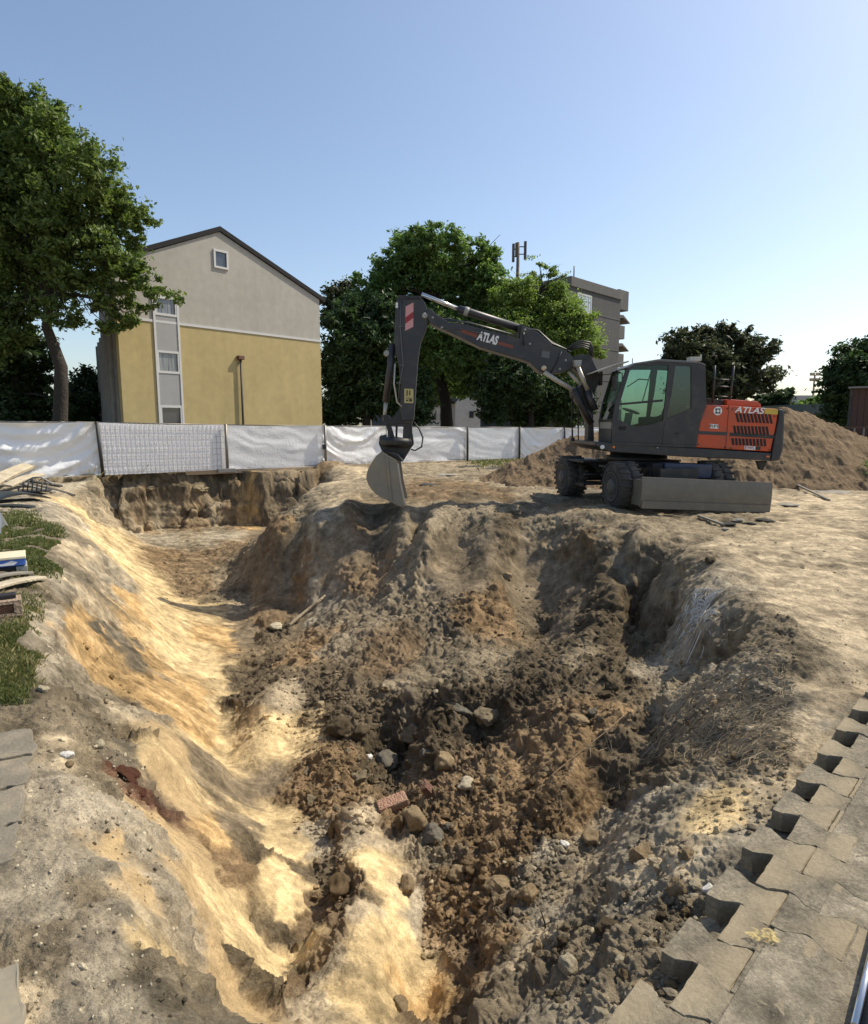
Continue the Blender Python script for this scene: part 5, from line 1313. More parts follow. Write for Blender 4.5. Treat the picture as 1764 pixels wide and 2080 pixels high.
def heap(name, label, ridge, slope, x0, x1, y0, y1, nx, ny, seed, rough=.10):
    X, Y = np.meshgrid(np.linspace(x0, x1, nx), np.linspace(y0, y1, ny)); x, y = X.ravel(), Y.ravel()
    wx = fbm(x * .9, y * .9, x * 0, 3, seed) * .35; wy = fbm(x * .9, y * .9, x * 0 + 7, 3, seed) * .35
    h = np.full(x.shape, -9.0)
    for (ax, ay, az), (bx, by, bz) in zip(ridge, ridge[1:]):
        d = np.array([bx - ax, by - ay]); t = np.clip(((x + wx - ax) * d[0] + (y + wy - ay) * d[1]) / (d @ d), 0, 1)
        r = np.hypot(x + wx - ax - t * d[0], y + wy - ay - t * d[1])
        h = np.maximum(h, az + (bz - az) * t - slope * np.sqrt(r * r + .09) + slope * .25)
    w, i = worley(x * 2.6, y * 2.6, seed); w2, i2 = worley(x * 6, y * 6, seed + 1)
    z = h + fbm(x * 1.1, y * 1.1, h, 6, seed + 2, .58) * rough * 1.3 + np.abs(fbm(x * 3.2, y * .8, h * .5, 4, seed + 3, .6)) * .09 + np.clip(.5 - w, 0, 1) * .20 * (i > .82) * np.clip(1.2 - h, .15, 1) + np.clip(.48 - w2, 0, 1) * .10 * (i2 > .65) * np.clip(1.3 - h, .2, 1)
    z = np.maximum(z, -.25)
    idx = (np.arange(ny - 1)[:, None] * nx + np.arange(nx - 1)).ravel()
    f = np.stack([idx, idx + 1, idx + nx + 1, idx + nx], 1)
    f = f[(z[f] > -.24).any(1)]
    o = mesh_np(name, np.stack([x, y, z], 1), f, M_HEAP, smooth=True)
    return tag(o, label, "dirt heap")


heap("dirt_heap", "brown heap of loose dirt behind the front wheels and below the cab", [(4.6, 20.6, 1.35), (6.0, 21.0, 1.55), (8.6, 21.2, 1.3)], .50, .5, 11.0, 16.6, 23.5, 420, 240, 101)
heap("dirt_heap", "tall brown dirt heap to the right of the orange engine hood", [(9.6, 20.6, 1.75), (11.3, 20.9, 2.22), (12.5, 21.7, 2.2), (16.6, 25.4, .95)], .66, 7.0, 21.0, 16.2, 28.5, 520, 360, 131)

# ------------------------------------------------------------------ paving stones along the right edge
def paving_mat():
    m, N, L, P = nodes_mat("paving_concrete")
    tc = N.new('ShaderNodeTexCoord'); oi = N.new('ShaderNodeObjectInfo')
    off = N.new('ShaderNodeVectorMath'); off.operation = 'ADD'; L.new(tc.outputs['Object'], off.inputs[0])
    cb = N.new('ShaderNodeCombineXYZ'); ml = N.new('ShaderNodeMath'); ml.operation = 'MULTIPLY'; ml.inputs[1].default_value = 40; L.new(oi.outputs['Random'], ml.inputs[0])
    for k in range(3): L.new(ml.outputs[0], cb.inputs[k])
    L.new(cb.outputs[0], off.inputs[1])

    def no(sc, de, ro=.65):
        n = N.new('ShaderNodeTexNoise'); n.inputs['Scale'].default_value = sc; n.inputs['Detail'].default_value = de; n.inputs['Roughness'].default_value = ro; L.new(off.outputs[0], n.inputs['Vector']); return n.outputs['Fac']
    r1 = N.new('ShaderNodeValToRGB'); L.new(no(7, 8, .7), r1.inputs[0])
    r1.color_ramp.elements[0].position = .32; r1.color_ramp.elements[0].color = (.105, .093, .071, 1); r1.color_ramp.elements[1].position = .70; r1.color_ramp.elements[1].color = (.26, .225, .168, 1)
    m2 = N.new('ShaderNodeMix'); m2.data_type = 'RGBA'; m2.blend_type = 'MULTIPLY'; m2.inputs['Factor'].default_value = 1
    r2 = N.new('ShaderNodeValToRGB'); L.new(no(70, 5, .75), r2.inputs[0]); r2.color_ramp.elements[0].position = .35; r2.color_ramp.elements[0].color = (.55, .55, .55, 1); r2.color_ramp.elements[1].position = .65; r2.color_ramp.elements[1].color = (1.25, 1.25, 1.2, 1)
    L.new(r1.outputs[0], m2.inputs['A']); L.new(r2.outputs[0], m2.inputs['B'])
    vv = N.new('ShaderNodeMapRange'); vv.inputs['To Min'].default_value = .9; vv.inputs['To Max'].default_value = 1.12; L.new(oi.outputs['Random'], vv.inputs['Value'])
    hs = N.new('ShaderNodeHueSaturation'); L.new(vv.outputs[0], hs.inputs['Value']); L.new(m2.outputs['Result'], hs.inputs['Color'])
    # sandy dust blown over the stones
    dn = N.new('ShaderNodeTexNoise'); dn.inputs['Scale'].default_value = 2.2; dn.inputs['Detail'].default_value = 6; L.new(tc.outputs['Object'], dn.inputs['Vector'])
    dr = N.new('ShaderNodeMapRange'); dr.inputs['From Min'].default_value = .42; dr.inputs['From Max'].default_value = .68; dr.inputs['To Max'].default_value = .75; L.new(dn.outputs['Fac'], dr.inputs['Value'])
    m3 = N.new('ShaderNodeMix'); m3.data_type = 'RGBA'; L.new(dr.outputs[0], m3.inputs['Factor']); L.new(hs.outputs[0], m3.inputs['A']); m3.inputs['B'].default_value = (.33, .27, .175, 1)
    L.new(m3.outputs['Result'], P.inputs['Base Color']); P.inputs['Roughness'].default_value = .92; P.inputs['Specular IOR Level'].default_value = .2
    b = N.new('ShaderNodeBump'); b.inputs['Strength'].default_value = .8; b.inputs['Distance'].default_value = .008
    ad = N.new('ShaderNodeMath'); ad.operation = 'ADD'; L.new(no(60, 6, .75), ad.inputs[0]); L.new(no(9, 5), ad.inputs[1]); L.new(ad.outputs[0], b.inputs['Height']); L.new(b.outputs[0], P.inputs['Normal'])
    return m


M_PAVE = paving_mat()
PE = Vector((.7071, .7071, 0)); PCV = Vector((-.7071, .7071, 0))
PIT, PLN = .185, .224


def paver_mesh(seed, chip):
    rng = np.random.default_rng(seed)
    wd, nw, hl = PIT * .598 - .0008, PIT * .402 - .0008, PLN / 2 - .0008
    half = [(wd, hl), (wd, hl * .60), (wd * .93, hl * .50), (nw * 1.05, hl * .16), (nw, hl * .06), (nw, -hl * .06), (nw * 1.05, -hl * .16), (wd * .93, -hl * .50), (wd, -hl * .60), (wd, -hl)]
    ol = half + [(-x, y) for x, y in half[::-1]]
    dense = []
    for (x0, y0), (x1, y1) in zip(ol, ol[1:] + ol[:1]):
        n = max(1, int(math.hypot(x1 - x0, y1 - y0) / .03))
        for k in range(n): dense.append((x0 + (x1 - x0) * k / n, y0 + (y1 - y0) * k / n))
    b = bmesh.new()
    rings = []
    for inset, z in ((0, -.09), (.0, -.005), (.001, -.0015), (.004, 0)):
        ring = []
        for k, (x, y) in enumerate(dense):
            l = math.hypot(x, y); c = rng.random() * chip * (1 if z > -.02 else .4)
            f = 1 - (inset + c * .0035) / l
            ring.append(b.verts.new((x * f, y * f, z - c * .004)))
        rings.append(ring)
    for a, c in zip(rings, rings[1:]):
        for k in range(len(a)):
            b.faces.new((a[k], a[(k + 1) % len(a)], c[(k + 1) % len(a)], c[k]))
    b.faces.new(rings[-1]); b.faces.new(rings[0][::-1])
    bmesh.ops.recalc_face_normals(b, faces=b.faces[:])
    me = bpy.data.meshes.new("paving_stone"); b.to_mesh(me); b.free(); me.materials.append(M_PAVE)
    return me


PM = [paver_mesh(s, 1.0) for s in range(6)]
T0 = Vector((.795, 1.953, 0)) - PE * .045      # lower left corner of the tooth nearest the bottom edge
e0, v0_ = T0.dot(PE) + PIT * .622, T0.dot(PCV)
rngp = np.random.default_rng(5)
for col in range(-5, 31):
    tooth = col % 2 == 0
    for row in range(0, 8 if col < 14 else 5):
        ec_ = e0 + col * PIT
        vc = v0_ - PLN / 2 - row * PLN - (0 if tooth else PLN * .5)
        if col == 7 and row == 0: vc += .012
        p = PE * ec_ + PCV * vc
        u_ = p.x / max(.1, p.y * CP + (EYE) * SP) * FPX + CX
        if u_ > 1960 or p.y < .9: continue
        me = PM[int(rngp.integers(0, 6))]
        o = bpy.data.objects.new("paving_stone", me); COL.objects.link(o)
        o.location = p + Vector((0, 0, float(rngp.normal() * .0012) - (.006 if row == 0 and rngp.random() < .4 else 0)))
        o.rotation_euler = (float(rngp.normal() * .004), float(rngp.normal() * .004), math.pi / 4 + float(rngp.normal() * .006) + (0 if rngp.random() < .5 else math.pi))
        if row == 0 and tooth:
            tag(o, "grey notched concrete paving stone jutting over the pit as a tooth of the broken edge", "paving stone", "toothed edge stones of the pavement")
        else:
            tag(o, "grey notched concrete paving stone laid flush in the pavement, back from the toothed edge", "paving stone", "paving stones of the right-hand pavement")
# yellow paint mark on the paving
xm, ym_ = PZ(1552, 1905, 0); b = MB(); rn = random.Random(3)
pts = []
for k in range(22):
    a = 2 * math.pi * k / 22; rr_ = 1 + rn.uniform(-.3, .3)
    pts.append((xm + math.cos(a) * .052 * rr_, ym_ + math.sin(a) * .035 * rr_))
vs = [b.b.verts.new((x, y, .010)) for x, y in pts]; c0 = b.b.verts.new((xm, ym_, .011))
for k in range(22): b.b.faces.new((c0, vs[k], vs[(k + 1) % 22]))
m, N, L, P = nodes_mat("paint_mark"); tcx = N.new('ShaderNodeTexCoord'); nz = N.new('ShaderNodeTexNoise'); nz.inputs['Scale'].default_value = 70; nz.inputs['Detail'].default_value = 5; L.new(tcx.outputs['Object'], nz.inputs['Vector'])
rp = N.new('ShaderNodeMapRange'); rp.inputs['From Min'].default_value = .42; rp.inputs['From Max'].default_value = .66; L.new(nz.outputs['Fac'], rp.inputs['Value'])
tb = N.new('ShaderNodeBsdfTransparent'); ms = N.new('ShaderNodeMixShader'); L.new(rp.outputs[0], ms.inputs[0]); L.new(tb.outputs[0], ms.inputs[1]); P.inputs['Base Color'].default_value = (.44, .34, .13, 1); P.inputs['Roughness'].default_value = .9
L.new(P.outputs[0], ms.inputs[2]); L.new(ms.outputs[0], N['Material Output'].inputs['Surface'])
tag(b.build("paint_mark", m), "small worn yellow paint mark on the grey paving stones", "paint mark")
# polished rail lying at the lower right corner
pa, pb = Vector((*PZ(1737, 2085, .05), .05)), Vector((*PZ(1790, 1860, .05), .05))
rl = empty("metal_rail", pa, "polished metal rail with black core lying on the paving, lower right corner", "metal rail")
inv(MB().tube([pa, pb], .011, 12).build("edge_tube", paint("polished_steel", (.75, .75, .74), .15, .9, var=.05)), rl)
d = (pb - pa).normalized(); sd = Vector((d.y, -d.x, 0))
inv(MB().tube([pa + sd * .028, pb + sd * .028], .017, 12).build("core", M_DARK), rl)
inv(MB().tube([pa + sd * .06 + Vector((0, 0, .004)), pb + sd * .06 + Vector((0, 0, .004))], .014, 12).build("edge_tube", MATS["polished_steel"]), rl)
inv(MB().box(-.01, (pb - pa).length, -.085, .01, -.05, -.022, Matrix.Translation(pa) @ Matrix.Rotation(math.atan2(d.y, d.x), 4, 'Z')).build("base_plate", M_CHAR2), rl)


# ------------------------------------------------------------------ stones, bricks and clods
def rock_mesh(name, seed, sub, rough=.28, flat=.75, angular=.5):
    b = bmesh.new(); bmesh.ops.create_icosphere(b, subdivisions=sub, radius=1)
    co = np.array([v.co for v in b.verts]); rng = np.random.default_rng(seed)
    for _ in range(int(9 * angular) + 2):       # knock flat faces off it
        n = rng.normal(size=3); n /= np.linalg.norm(n); c = .62 + rng.random() * .25
        d = co @ n; co -= np.where(d > c, d - c, 0)[:, None] * n
    r = fbm(co[:, 0] * 1.3 + seed, co[:, 1] * 1.3, co[:, 2] * 1.3, 3, seed) * rough + fbm(co[:, 0] * 5, co[:, 1] * 5 + seed, co[:, 2] * 5, 3, seed + 5) * rough * .3
    co *= (1 + r)[:, None]; co *= np.array([1, .8 + rng.random() * .25, flat])
    for v, q in zip(b.verts, co): v.co = q
    for f in b.faces: f.smooth = angular < .8
    me = bpy.data.meshes.new(name); b.to_mesh(me); b.free()
    return me


def stone_mat(name, col, bump=.5):
    return soil_material(name, False, col, bump)


SM = {'tan': stone_mat("tan_stone", (.36, .27, .16)), 'pale': stone_mat("pale_stone", (.47, .41, .29), .3), 'grey': stone_mat("grey_stone", (.19, .172, .135)), 'dark': stone_mat("dark_clod", (.145, .112, .068), 1.0), 'brown': stone_mat("brown_clod", (.24, .17, .095), 1.0), 'white': stone_mat("white_stone", (.72, .70, .64), .2), 'rock': stone_mat("weathered_rock", (.24, .195, .125))}
BIG = [  # photo x, y, width px, kind, flatness, angularity, label
    (86, 1398, 22, 'pale', .7, .2, "pale yellow rounded stone at the grass edge above the sandy slope"), (200, 1511, 25, 'pale', .75, .2, "round pale pebble on the dark soil just above the red brick rubble"), (133, 1533, 28, 'white', .6, .1, "white oval stone on the left shelf beside the pale sand ledge"),
    (138, 1552, 20, 'tan', .7, .3, "small tan stone touching the white oval one on the left shelf"), (990, 1452, 78, 'rock', .62, .9, "large flat-topped tan rock on the dark fill in the middle of the pit"), (938, 1438, 50, 'grey', .5, 1.0, "flat grey slab of rock leaning on the large flat-topped tan rock"),
    (845, 1492, 66, 'rock', .9, .9, "upright brown boulder leaning over the shadowed hollow"), (905, 1548, 62, 'tan', .85, .6, "tan boulder with sunlit top right of the shadowed hollow"), (785, 1545, 50, 'grey', .85, .5, "rough grey boulder beside the small white stone"), (748, 1538, 18, 'white', .7, .4, "small bright white stone left of the shadowed hollow"),
    (692, 1478, 52, 'dark', .85, .4, "dark rounded clump of soil at the left end of the rubble"), (730, 1490, 40, 'dark', .8, .5, "dark clod wedged between the rounded clump and the hollow"), (868, 1532, 36, 'grey', .8, .6, "grey stone at the back of the tan sunlit boulder"), (842, 1660, 58, 'tan', .85, .6, "rounded tan boulder touching the pale red brick"), (812, 1668, 28, 'brown', .8, .6, "small brown stone under the pale red brick"),
    (878, 1700, 60, 'grey', .8, .9, "angular grey rock with a shaded face below the tan boulder"), (912, 1680, 28, 'grey', .7, .7, "small grey stone right of the tan boulder by the brick"), (825, 1800, 44, 'tan', .85, .6, "yellowish boulder standing on the bright sand tongue"), (1015, 1800, 66, 'tan', .7, .9, "sharp-edged yellow-tan boulder in the near right rubble"),
    (1072, 1818, 48, 'tan', .8, .8, "light tan stone right of the sharp-edged yellow boulder"), (930, 1775, 42, 'tan', .75, .6, "rounded yellow-brown stone in the middle of the near rubble"), (950, 1590, 46, 'pale', .45, .7, "long pale stone on the rusty soil right of the dark brick"), (1205, 1700, 46, 'tan', .7, .4, "tan stone at the mouth of the right gully"), (1240, 1885, 56, 'dark', .7, .8, "dark angular clod on the bank just above the paving teeth"),
    (1158, 1968, 44, 'pale', 1.1, .2, "egg-shaped pale stone standing on the near right bank"), (1412, 1798, 24, 'pale', .7, .5, "pale stone at the left of two beside the paving edge"), (1442, 1806, 28, 'white', .75, .5, "whitish stone at the right of two beside the paving edge"), (1325, 1918, 30, 'pale', .7, .6, "pale oblong stone left of the second paving tooth from the bottom"),
    (1265, 1962, 34, 'pale', .9, .3, "pale stone under the dark clod beside the paving"), (1148, 1715, 22, 'white', .6, .7, "white chip of stone on the rusty slope left of the gully"), (1446, 1138, 26, 'dark', .8, .9, "dark block of stone lying alone on the sandy yard rim"), (1030, 1170, 24, 'tan', .8, .3, "small tan stone on the scooped face below the plateau"),
    (1180, 1460, 40, 'tan', .5, .5, "flat tan stone among roots in the middle right of the fill"), (1205, 1445, 24, 'grey', .6, .4, "small grey stone behind the flat tan one in the fill"), (830, 1418, 30, 'tan', .8, .4, "tan stone in a row of three behind the hollow, on the left"), (890, 1410, 24, 'pale', .8, .5, "pale stone at the right end of the row behind the hollow"),
    (560, 1270, 34, 'pale', .45, .7, "pale crumbled stones on the lip of the dark hole in the pit floor"), (690, 1800, 56, 'brown', .95, .4, "round brown lump set in the gap of the near sand ridge"), (1220, 2062, 34, 'pale', .8, .6, "pale stone at the foot of the nearest paving tooth"), (812, 2045, 40, 'tan', .6, .8, "yellow stone at the bottom edge by the dark cavity"),
]
rk_proto = {}
for i, (px, py, w, kind, fl, an, lab) in enumerate(BIG):
    h = hit(px, py + w * .18)
    dist = math.hypot(h[1] * CP + (EYE - h[2]) * SP, 0)
    R = w * .5 * dist / FPX
    me = rock_mesh("stone", 200 + i, 4, .22, fl, an); me.materials.append(SM[kind])
    o = bpy.data.objects.new("stone" if kind not in ('dark', 'brown') else "clod", me); COL.objects.link(o)
    o.location = (h[0], h[1] + R * .25, h[2] + R * fl * .22); o.scale = (R, R, R)
    o.rotation_euler = (random.uniform(-.3, .3), random.uniform(-.3, .3), random.uniform(0, 6.28))
    tag(o, lab, "stone" if kind not in ('dark', 'brown') else "clod")


def brick(px, py, w, col, rot, label, dims=(.24, .115, .071), mat=None):
    h = hit(px, py + 14); dist = h[1] * CP + (EYE - h[2]) * SP
    k = w * dist / FPX / dims[0]
    b = MB(); L_, W_, H_ = [q * k / 2 for q in dims]
    b.box(-L_, L_, -W_, W_, -H_, H_)
    o = b.build("brick", mat or paint("brick_" + label.split()[0], col, .9, var=.3, scale=16, bump=.5, bscale=60, dirt=(.35, .28, .19), dirt_amt=.6, dscale=10), None, .012 * k)
    o.location = (h[0], h[1] + W_, h[2] + H_ * 1.1); o.rotation_euler = rot
    return tag(o, label, "brick")


brick(797, 1636, 62, (.42, .24, .16), (.15, -.18, .35), "pale red brick lying sunlit against the tan boulder")
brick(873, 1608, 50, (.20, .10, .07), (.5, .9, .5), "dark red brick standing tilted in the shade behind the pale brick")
h = hit(250, 1575)
me = rock_mesh("brick_rubble", 333, 4, .35, .42, .6); me.materials.append(stone_mat("red_rubble", (.17, .075, .045), 1.4))
o = bpy.data.objects.new("brick_rubble", me); COL.objects.link(o); o.location = h + np.array([.02, .03, .0]); o.scale = (.11, .045, .03); o.rotation_euler = (0, .25, -.5)
tag(o, "crumbled red brick rubble streaked down the left slope", "brick rubble")
o2 = o.copy(); COL.objects.link(o2); o2.location = hit(285, 1610); o2.scale = (.06, .03, .025); o2.rotation_euler = (.2, .35, -.9)
tag(o2, "smaller piece of red brick rubble lower on the left slope", "brick rubble")

# loose clods: the largest are objects of their own, the crumbs one heap of stuff
rngc = np.random.default_rng(21)
CLM = []
CKEY = {'dark': (.14, .108, .066), 'brown': (.24, .17, .095), 'rock': (.26, .21, .14), 'tan': (.40, .31, .18)}
for s in range(6):
    for kq in CKEY:
        me = rock_mesh("clod", 400 + s, 3, .34, .78, .8); me.materials.append(SM[kq]); CLM.append(me)


def scatter(n, boxes):
    """Ground points seen through photo rectangles (x0, y0, x1, y1, weight)."""
    w = np.array([b_[4] for b_ in boxes], float); w /= w.sum()
    out = []
    for k in rngc.choice(len(boxes), n, p=w):
        x0, y0, x1, y1, _ = boxes[k]
        out.append((rngc.uniform(x0, x1), rngc.uniform(y0, y1), k))
    return out


RUB = [(640, 1400, 1000, 1580, 5), (860, 1560, 1150, 1960, 6), (700, 1540, 860, 1640, 2), (640, 1680, 700, 1860, .8), (480, 1320, 700, 1500, 2), (600, 1500, 760, 1700, 2), (900, 1200, 1250, 1480, 3), (1120, 1700, 1400, 2060, 5), (330, 1120, 520, 1240, 1.0), (1200, 1250, 1400, 1500, 1.5), (1400, 1380, 1600, 1700, 1.5)]
NCL = 230
for px, py, k in scatter(NCL, RUB):
    h = hit(px, py); dist = h[1] * CP + (EYE - h[2]) * SP
    R = min(.13, rngc.lognormal(-3.55, .42)) * (1.25 if dist > 5 else .8)
    gc = gcol(h[0], h[1])[0] * rngc.uniform(.8, 1.25)
    mi = int(np.argmin([np.abs(np.array(c) - gc).sum() for c in CKEY.values()]))
    o = bpy.data.objects.new("clod", CLM[int(rngc.integers(0, 6)) * 4 + mi]); COL.objects.link(o)
    o.location = (h[0], h[1], h[2] + R * .08); o.scale = (R, R * rngc.uniform(.8, 1.2), R); o.rotation_euler = tuple(rngc.uniform(0, 6.28, 3))
    tag(o, "rough clod of soil lying loose among the fill of the pit", "clod", "loose clods in the pit")
base = []
for s in range(4):
    me = rock_mesh("crumb", 500 + s, 1, .3, .8, .5)
    base.append((np.array([v.co for v in me.vertices]), np.array([p.vertices[:] for p in me.polygons])))


def crumbs(name, n, boxes, mu, sg, mat, cap=.04):
    CO, FA, CL, off = [], [], [], 0
    pts = scatter(n, boxes)
    for px, py, k in pts:
        x, y, kz = ray(px, py)
        t = np.geomspace(1.2, 40, 260); bel = EYE + kz * t < gsample(x * t, y * t); t = t[int(np.argmax(bel))] if bel.any() else 40
        hx_, hy_ = x * t, y * t; hz = float(gsample(hx_, hy_)[0])
        R = min(cap, rngc.lognormal(mu, sg)) * min(1.6, .55 + t / 9)
        c, f = base[int(rngc.integers(0, 4))]
        a = rngc.uniform(0, 6.28); ca, sa = math.cos(a), math.sin(a)
        q = c * R * rngc.uniform(.7, 1.3, 3); q = np.stack([q[:, 0] * ca - q[:, 1] * sa, q[:, 0] * sa + q[:, 1] * ca, q[:, 2]], 1)
        CO.append(q + (hx_, hy_, hz + R * .15)); FA.append(f + off); off += len(c)
        CL.append(np.repeat(np.clip(gcol(hx_, hy_) * rngc.uniform(.75, 1.3), .03, .8), len(c), 0))
    return tag(mesh_np(name, np.concatenate(CO), np.concatenate(FA), mat, attrs={'soil': np.concatenate(CL)}), kind='stuff')


crumbs("soil_crumbs", 7500, RUB, -4.7, .55, M_GROUND)
crumbs("soil_crumbs", 3600, RUB + [(130, 1300, 300, 1500, 1), (1450, 1250, 1620, 1420, 2), (860, 1020, 1200, 1080, 2)], -4.7, .5, M_GROUND)
crumbs("gravel", 2600, RUB + [(60, 1450, 330, 1700, 2.5), (30, 1700, 380, 2070, 3), (1150, 1700, 1420, 2070, 4), (1450, 1080, 1764, 1400, 2)], -5.0, .5, M_GROUND, .025)
crumbs("gravel", 450, [(60, 1450, 330, 1700, 3), (30, 1700, 380, 2070, 3), (1150, 1700, 1420, 2070, 3), (860, 1600, 1100, 1950, 2)], -5.0, .45, SM['pale'], .02)

# ------------------------------------------------------------------ grass and dry roots
def blades(name, polys, n, hgt, mat, label=None, wid=.006):
    CO, FA = [], []
    i = 0
    for px, py, k in scatter(n, polys):
        x, y = PZ(px + rngc.normal() * 9, py + rngc.normal() * 5, 0); z = float(gsample(x, y)[0])
        if fbm(np.array([x * 4]), np.array([y * 4]), np.array([0.]), 2, 301)[0] < -.5: continue
        if z < -.12: continue
        h = hgt * rngc.uniform(.4, 1.3); a = rngc.uniform(0, 6.28); w = wid * rngc.uniform(.7, 1.4) * (1 + y / 14)
        dx, dy = math.cos(a) * w, math.sin(a) * w; lx_, ly_ = rngc.normal(size=2) * h * .45
        CO += [(x - dx, y - dy, z - .01), (x + dx, y + dy, z - .01), (x + lx_ * .5 + dx * .6, y + ly_ * .5 + dy * .6, z + h * .65), (x + lx_ - dx * .2, y + ly_ - dy * .2, z + h)]
        FA.append((i, i + 1, i + 2, i + 3)); i += 4
    return tag(mesh_np(name, CO, FA, mat), kind='stuff')


M_GRASS = leaf_material("grass_blade", (.065, .10, .026), (.19, .19, .075), .3); M_DRY = leaf_material("dry_root", (.20, .15, .085), (.50, .41, .27), .15)
blades("grass", [(0, 1065, 125, 1110, 4), (0, 1108, 108, 1155, 5), (0, 1040, 70, 1065, 1), (52, 1105, 112, 1150, 3)], 30000, .045, M_GRASS)
blades("grass", [(0, 1290, 72, 1330, 3), (0, 1330, 62, 1395, 4), (40, 1195, 80, 1300, 1), (0, 1395, 50, 1425, 1)], 16000, .030, M_GRASS, wid=.003)
blades("grass", [(1690, 945, 1764, 968, 2), (1710, 938, 1800, 962, 2), (1660, 958, 1764, 976, 1)], 6500, .17, M_GRASS, wid=.008)
blades("grass", [(190, 952, 290, 975, 2), (200, 955, 240, 972, 3)], 2200, .30, leaf_material("dry_grass", (.16, .14, .055), (.28, .25, .11), .2), wid=.007)
blades("grass", [(960, 932, 1130, 945, 2)], 2500, .10, M_GRASS, wid=.008)


def strands(name, boxes, n, length, mat, rad=.0022, adir=None, spread=.5):
    CO, FA, i = [], [], 0
    for px, py, k in scatter(n, boxes):
        h = hit(px, py); L_ = length * rngc.uniform(.4, 1.3)
        a = (adir if adir is not None else rngc.uniform(0, 6.28)) + rngc.normal() * spread
        bend = rngc.normal() * 1.2; p = h[:2].copy(); ring = []
        r_ = rad * rngc.uniform(.6, 1.5) * (.6 + h[1] / 8)
        for s in range(6):
            z = float(gsample(p[0], p[1])[0]) + r_ + math.sin(s / 5 * 3.14) * L_ * rngc.uniform(.02, .12)
            nx_, ny_ = -math.sin(a), math.cos(a)
            CO += [(p[0] - nx_ * r_, p[1] - ny_ * r_, z), (p[0], p[1], z + r_ * 1.5), (p[0] + nx_ * r_, p[1] + ny_ * r_, z)]
            if s:
                q = i - 3
                FA += [(q, q + 1, i + 1, i), (q + 1, q + 2, i + 2, i + 1)]
            i += 3
            a += bend * .2; p = p + np.array([math.cos(a), math.sin(a)]) * L_ / 5
    return tag(mesh_np(name, CO, FA, mat), kind='stuff')


strands("dry_roots", [(1390, 1370, 1620, 1560, 6), (1440, 1280, 1600, 1380, 2), (1330, 1400, 1480, 1620, 1)], 1700, .13, M_DRY, rad=.0015, adir=2.5, spread=.45)
strands("dry_roots", [(950, 1400, 1250, 1700, 3), (700, 1150, 1000, 1350, 2), (1180, 1030, 1300, 1100, 1), (1100, 1500, 1300, 1700, 2)], 220, .16, M_DRY, rad=.0015)
blades("grass", [(0, 1060, 140, 1155, 4), (0, 1290, 85, 1400, 3), (0, 1160, 100, 1290, 1.5)], 2600, .05, MATS['dry_grass'], wid=.004)
strands("dry_roots", [(1400, 1210, 1440, 1280, 1)], 130, .16, leaf_material("white_root", (.45, .43, .38), (.62, .60, .55), .1), rad=.004)
# twig stuck upright in the near right bank, long root over the rusty slope
h = hit(1112, 1895)
b = MB(); b.tube([h + np.array([0, 0, -.03]), h + np.array([-.012, .01, .05]), h + np.array([-.035, .02, .12])], [.006, .005, .003], 6)
tag(b.build("twig", M_BARK), "dark twig stuck upright at the foot of the near right bank", "twig")
pts = []
for px, py in ((1080, 1620), (1130, 1570), (1180, 1530), (1230, 1490), (1275, 1450)):
    q = hit(px, py); pts.append((q[0], q[1], q[2] + .012))
tag(MB().tube(pts, [.004, .005, .004, .004, .003], 6).build("root", paint("root_brown", (.20, .14, .08), .9)), "long thin tan root lying along the rusty soil ridge", "root")
pts = []
for px, py in ((662, 1212), (640, 1230), (612, 1252), (588, 1272)):
    q = hit(px, py); pts.append((q[0], q[1], q[2] + .02))
tag(MB().tube(pts, [.03, .04, .035, .03], 6).build("root", paint("root_pale", (.42, .34, .22), .9, bump=.5)), "pale broken root or slat at the foot of the dark spur", "root")


# ------------------------------------------------------------------ odds and ends on the left bank and in the yard
def at(px, py, up=0.0):
    h = hit(px, py); return Vector((h[0], h[1], h[2] + up))


def board(name, mat, p0, p1, wid, thick, label, cat, arch=0.0, roll=0.0, n=9):
    """A long board from p0 to p1, arched upward by arch."""
    p0, p1 = Vector(p0), Vector(p1); d = (p1 - p0); L_ = d.length; d.normalize()
    sd = Vector((-d.y, d.x, 0)).normalized(); up = sd.cross(d) * -1
    if up.z < 0: up = -up
    sd2 = sd * math.cos(roll) + up * math.sin(roll); up2 = up * math.cos(roll) - sd * math.sin(roll)
    b = bmesh.new(); rings = []
    for k in range(n):
        t = k / (n - 1); c = p0 + d * L_ * t + Vector((0, 0, arch * 4 * t * (1 - t)))
        rings.append([b.verts.new(c + sd2 * (s * wid / 2) + up2 * u) for s, u in ((-1, 0), (1, 0), (1, thick), (.75, thick * 1.25), (-.75, thick * 1.25), (-1, thick))])
    for a, c in zip(rings, rings[1:]):
        for k in range(6): b.faces.new((a[k], a[(k + 1) % 6], c[(k + 1) % 6], c[k]))
    b.faces.new(rings[0][::-1]); b.faces.new(rings[-1])
    m = MB(); m.b.free(); m.b = b
    return tag(m.build(name, mat, None, min(thick * .25, .01)), label, cat)


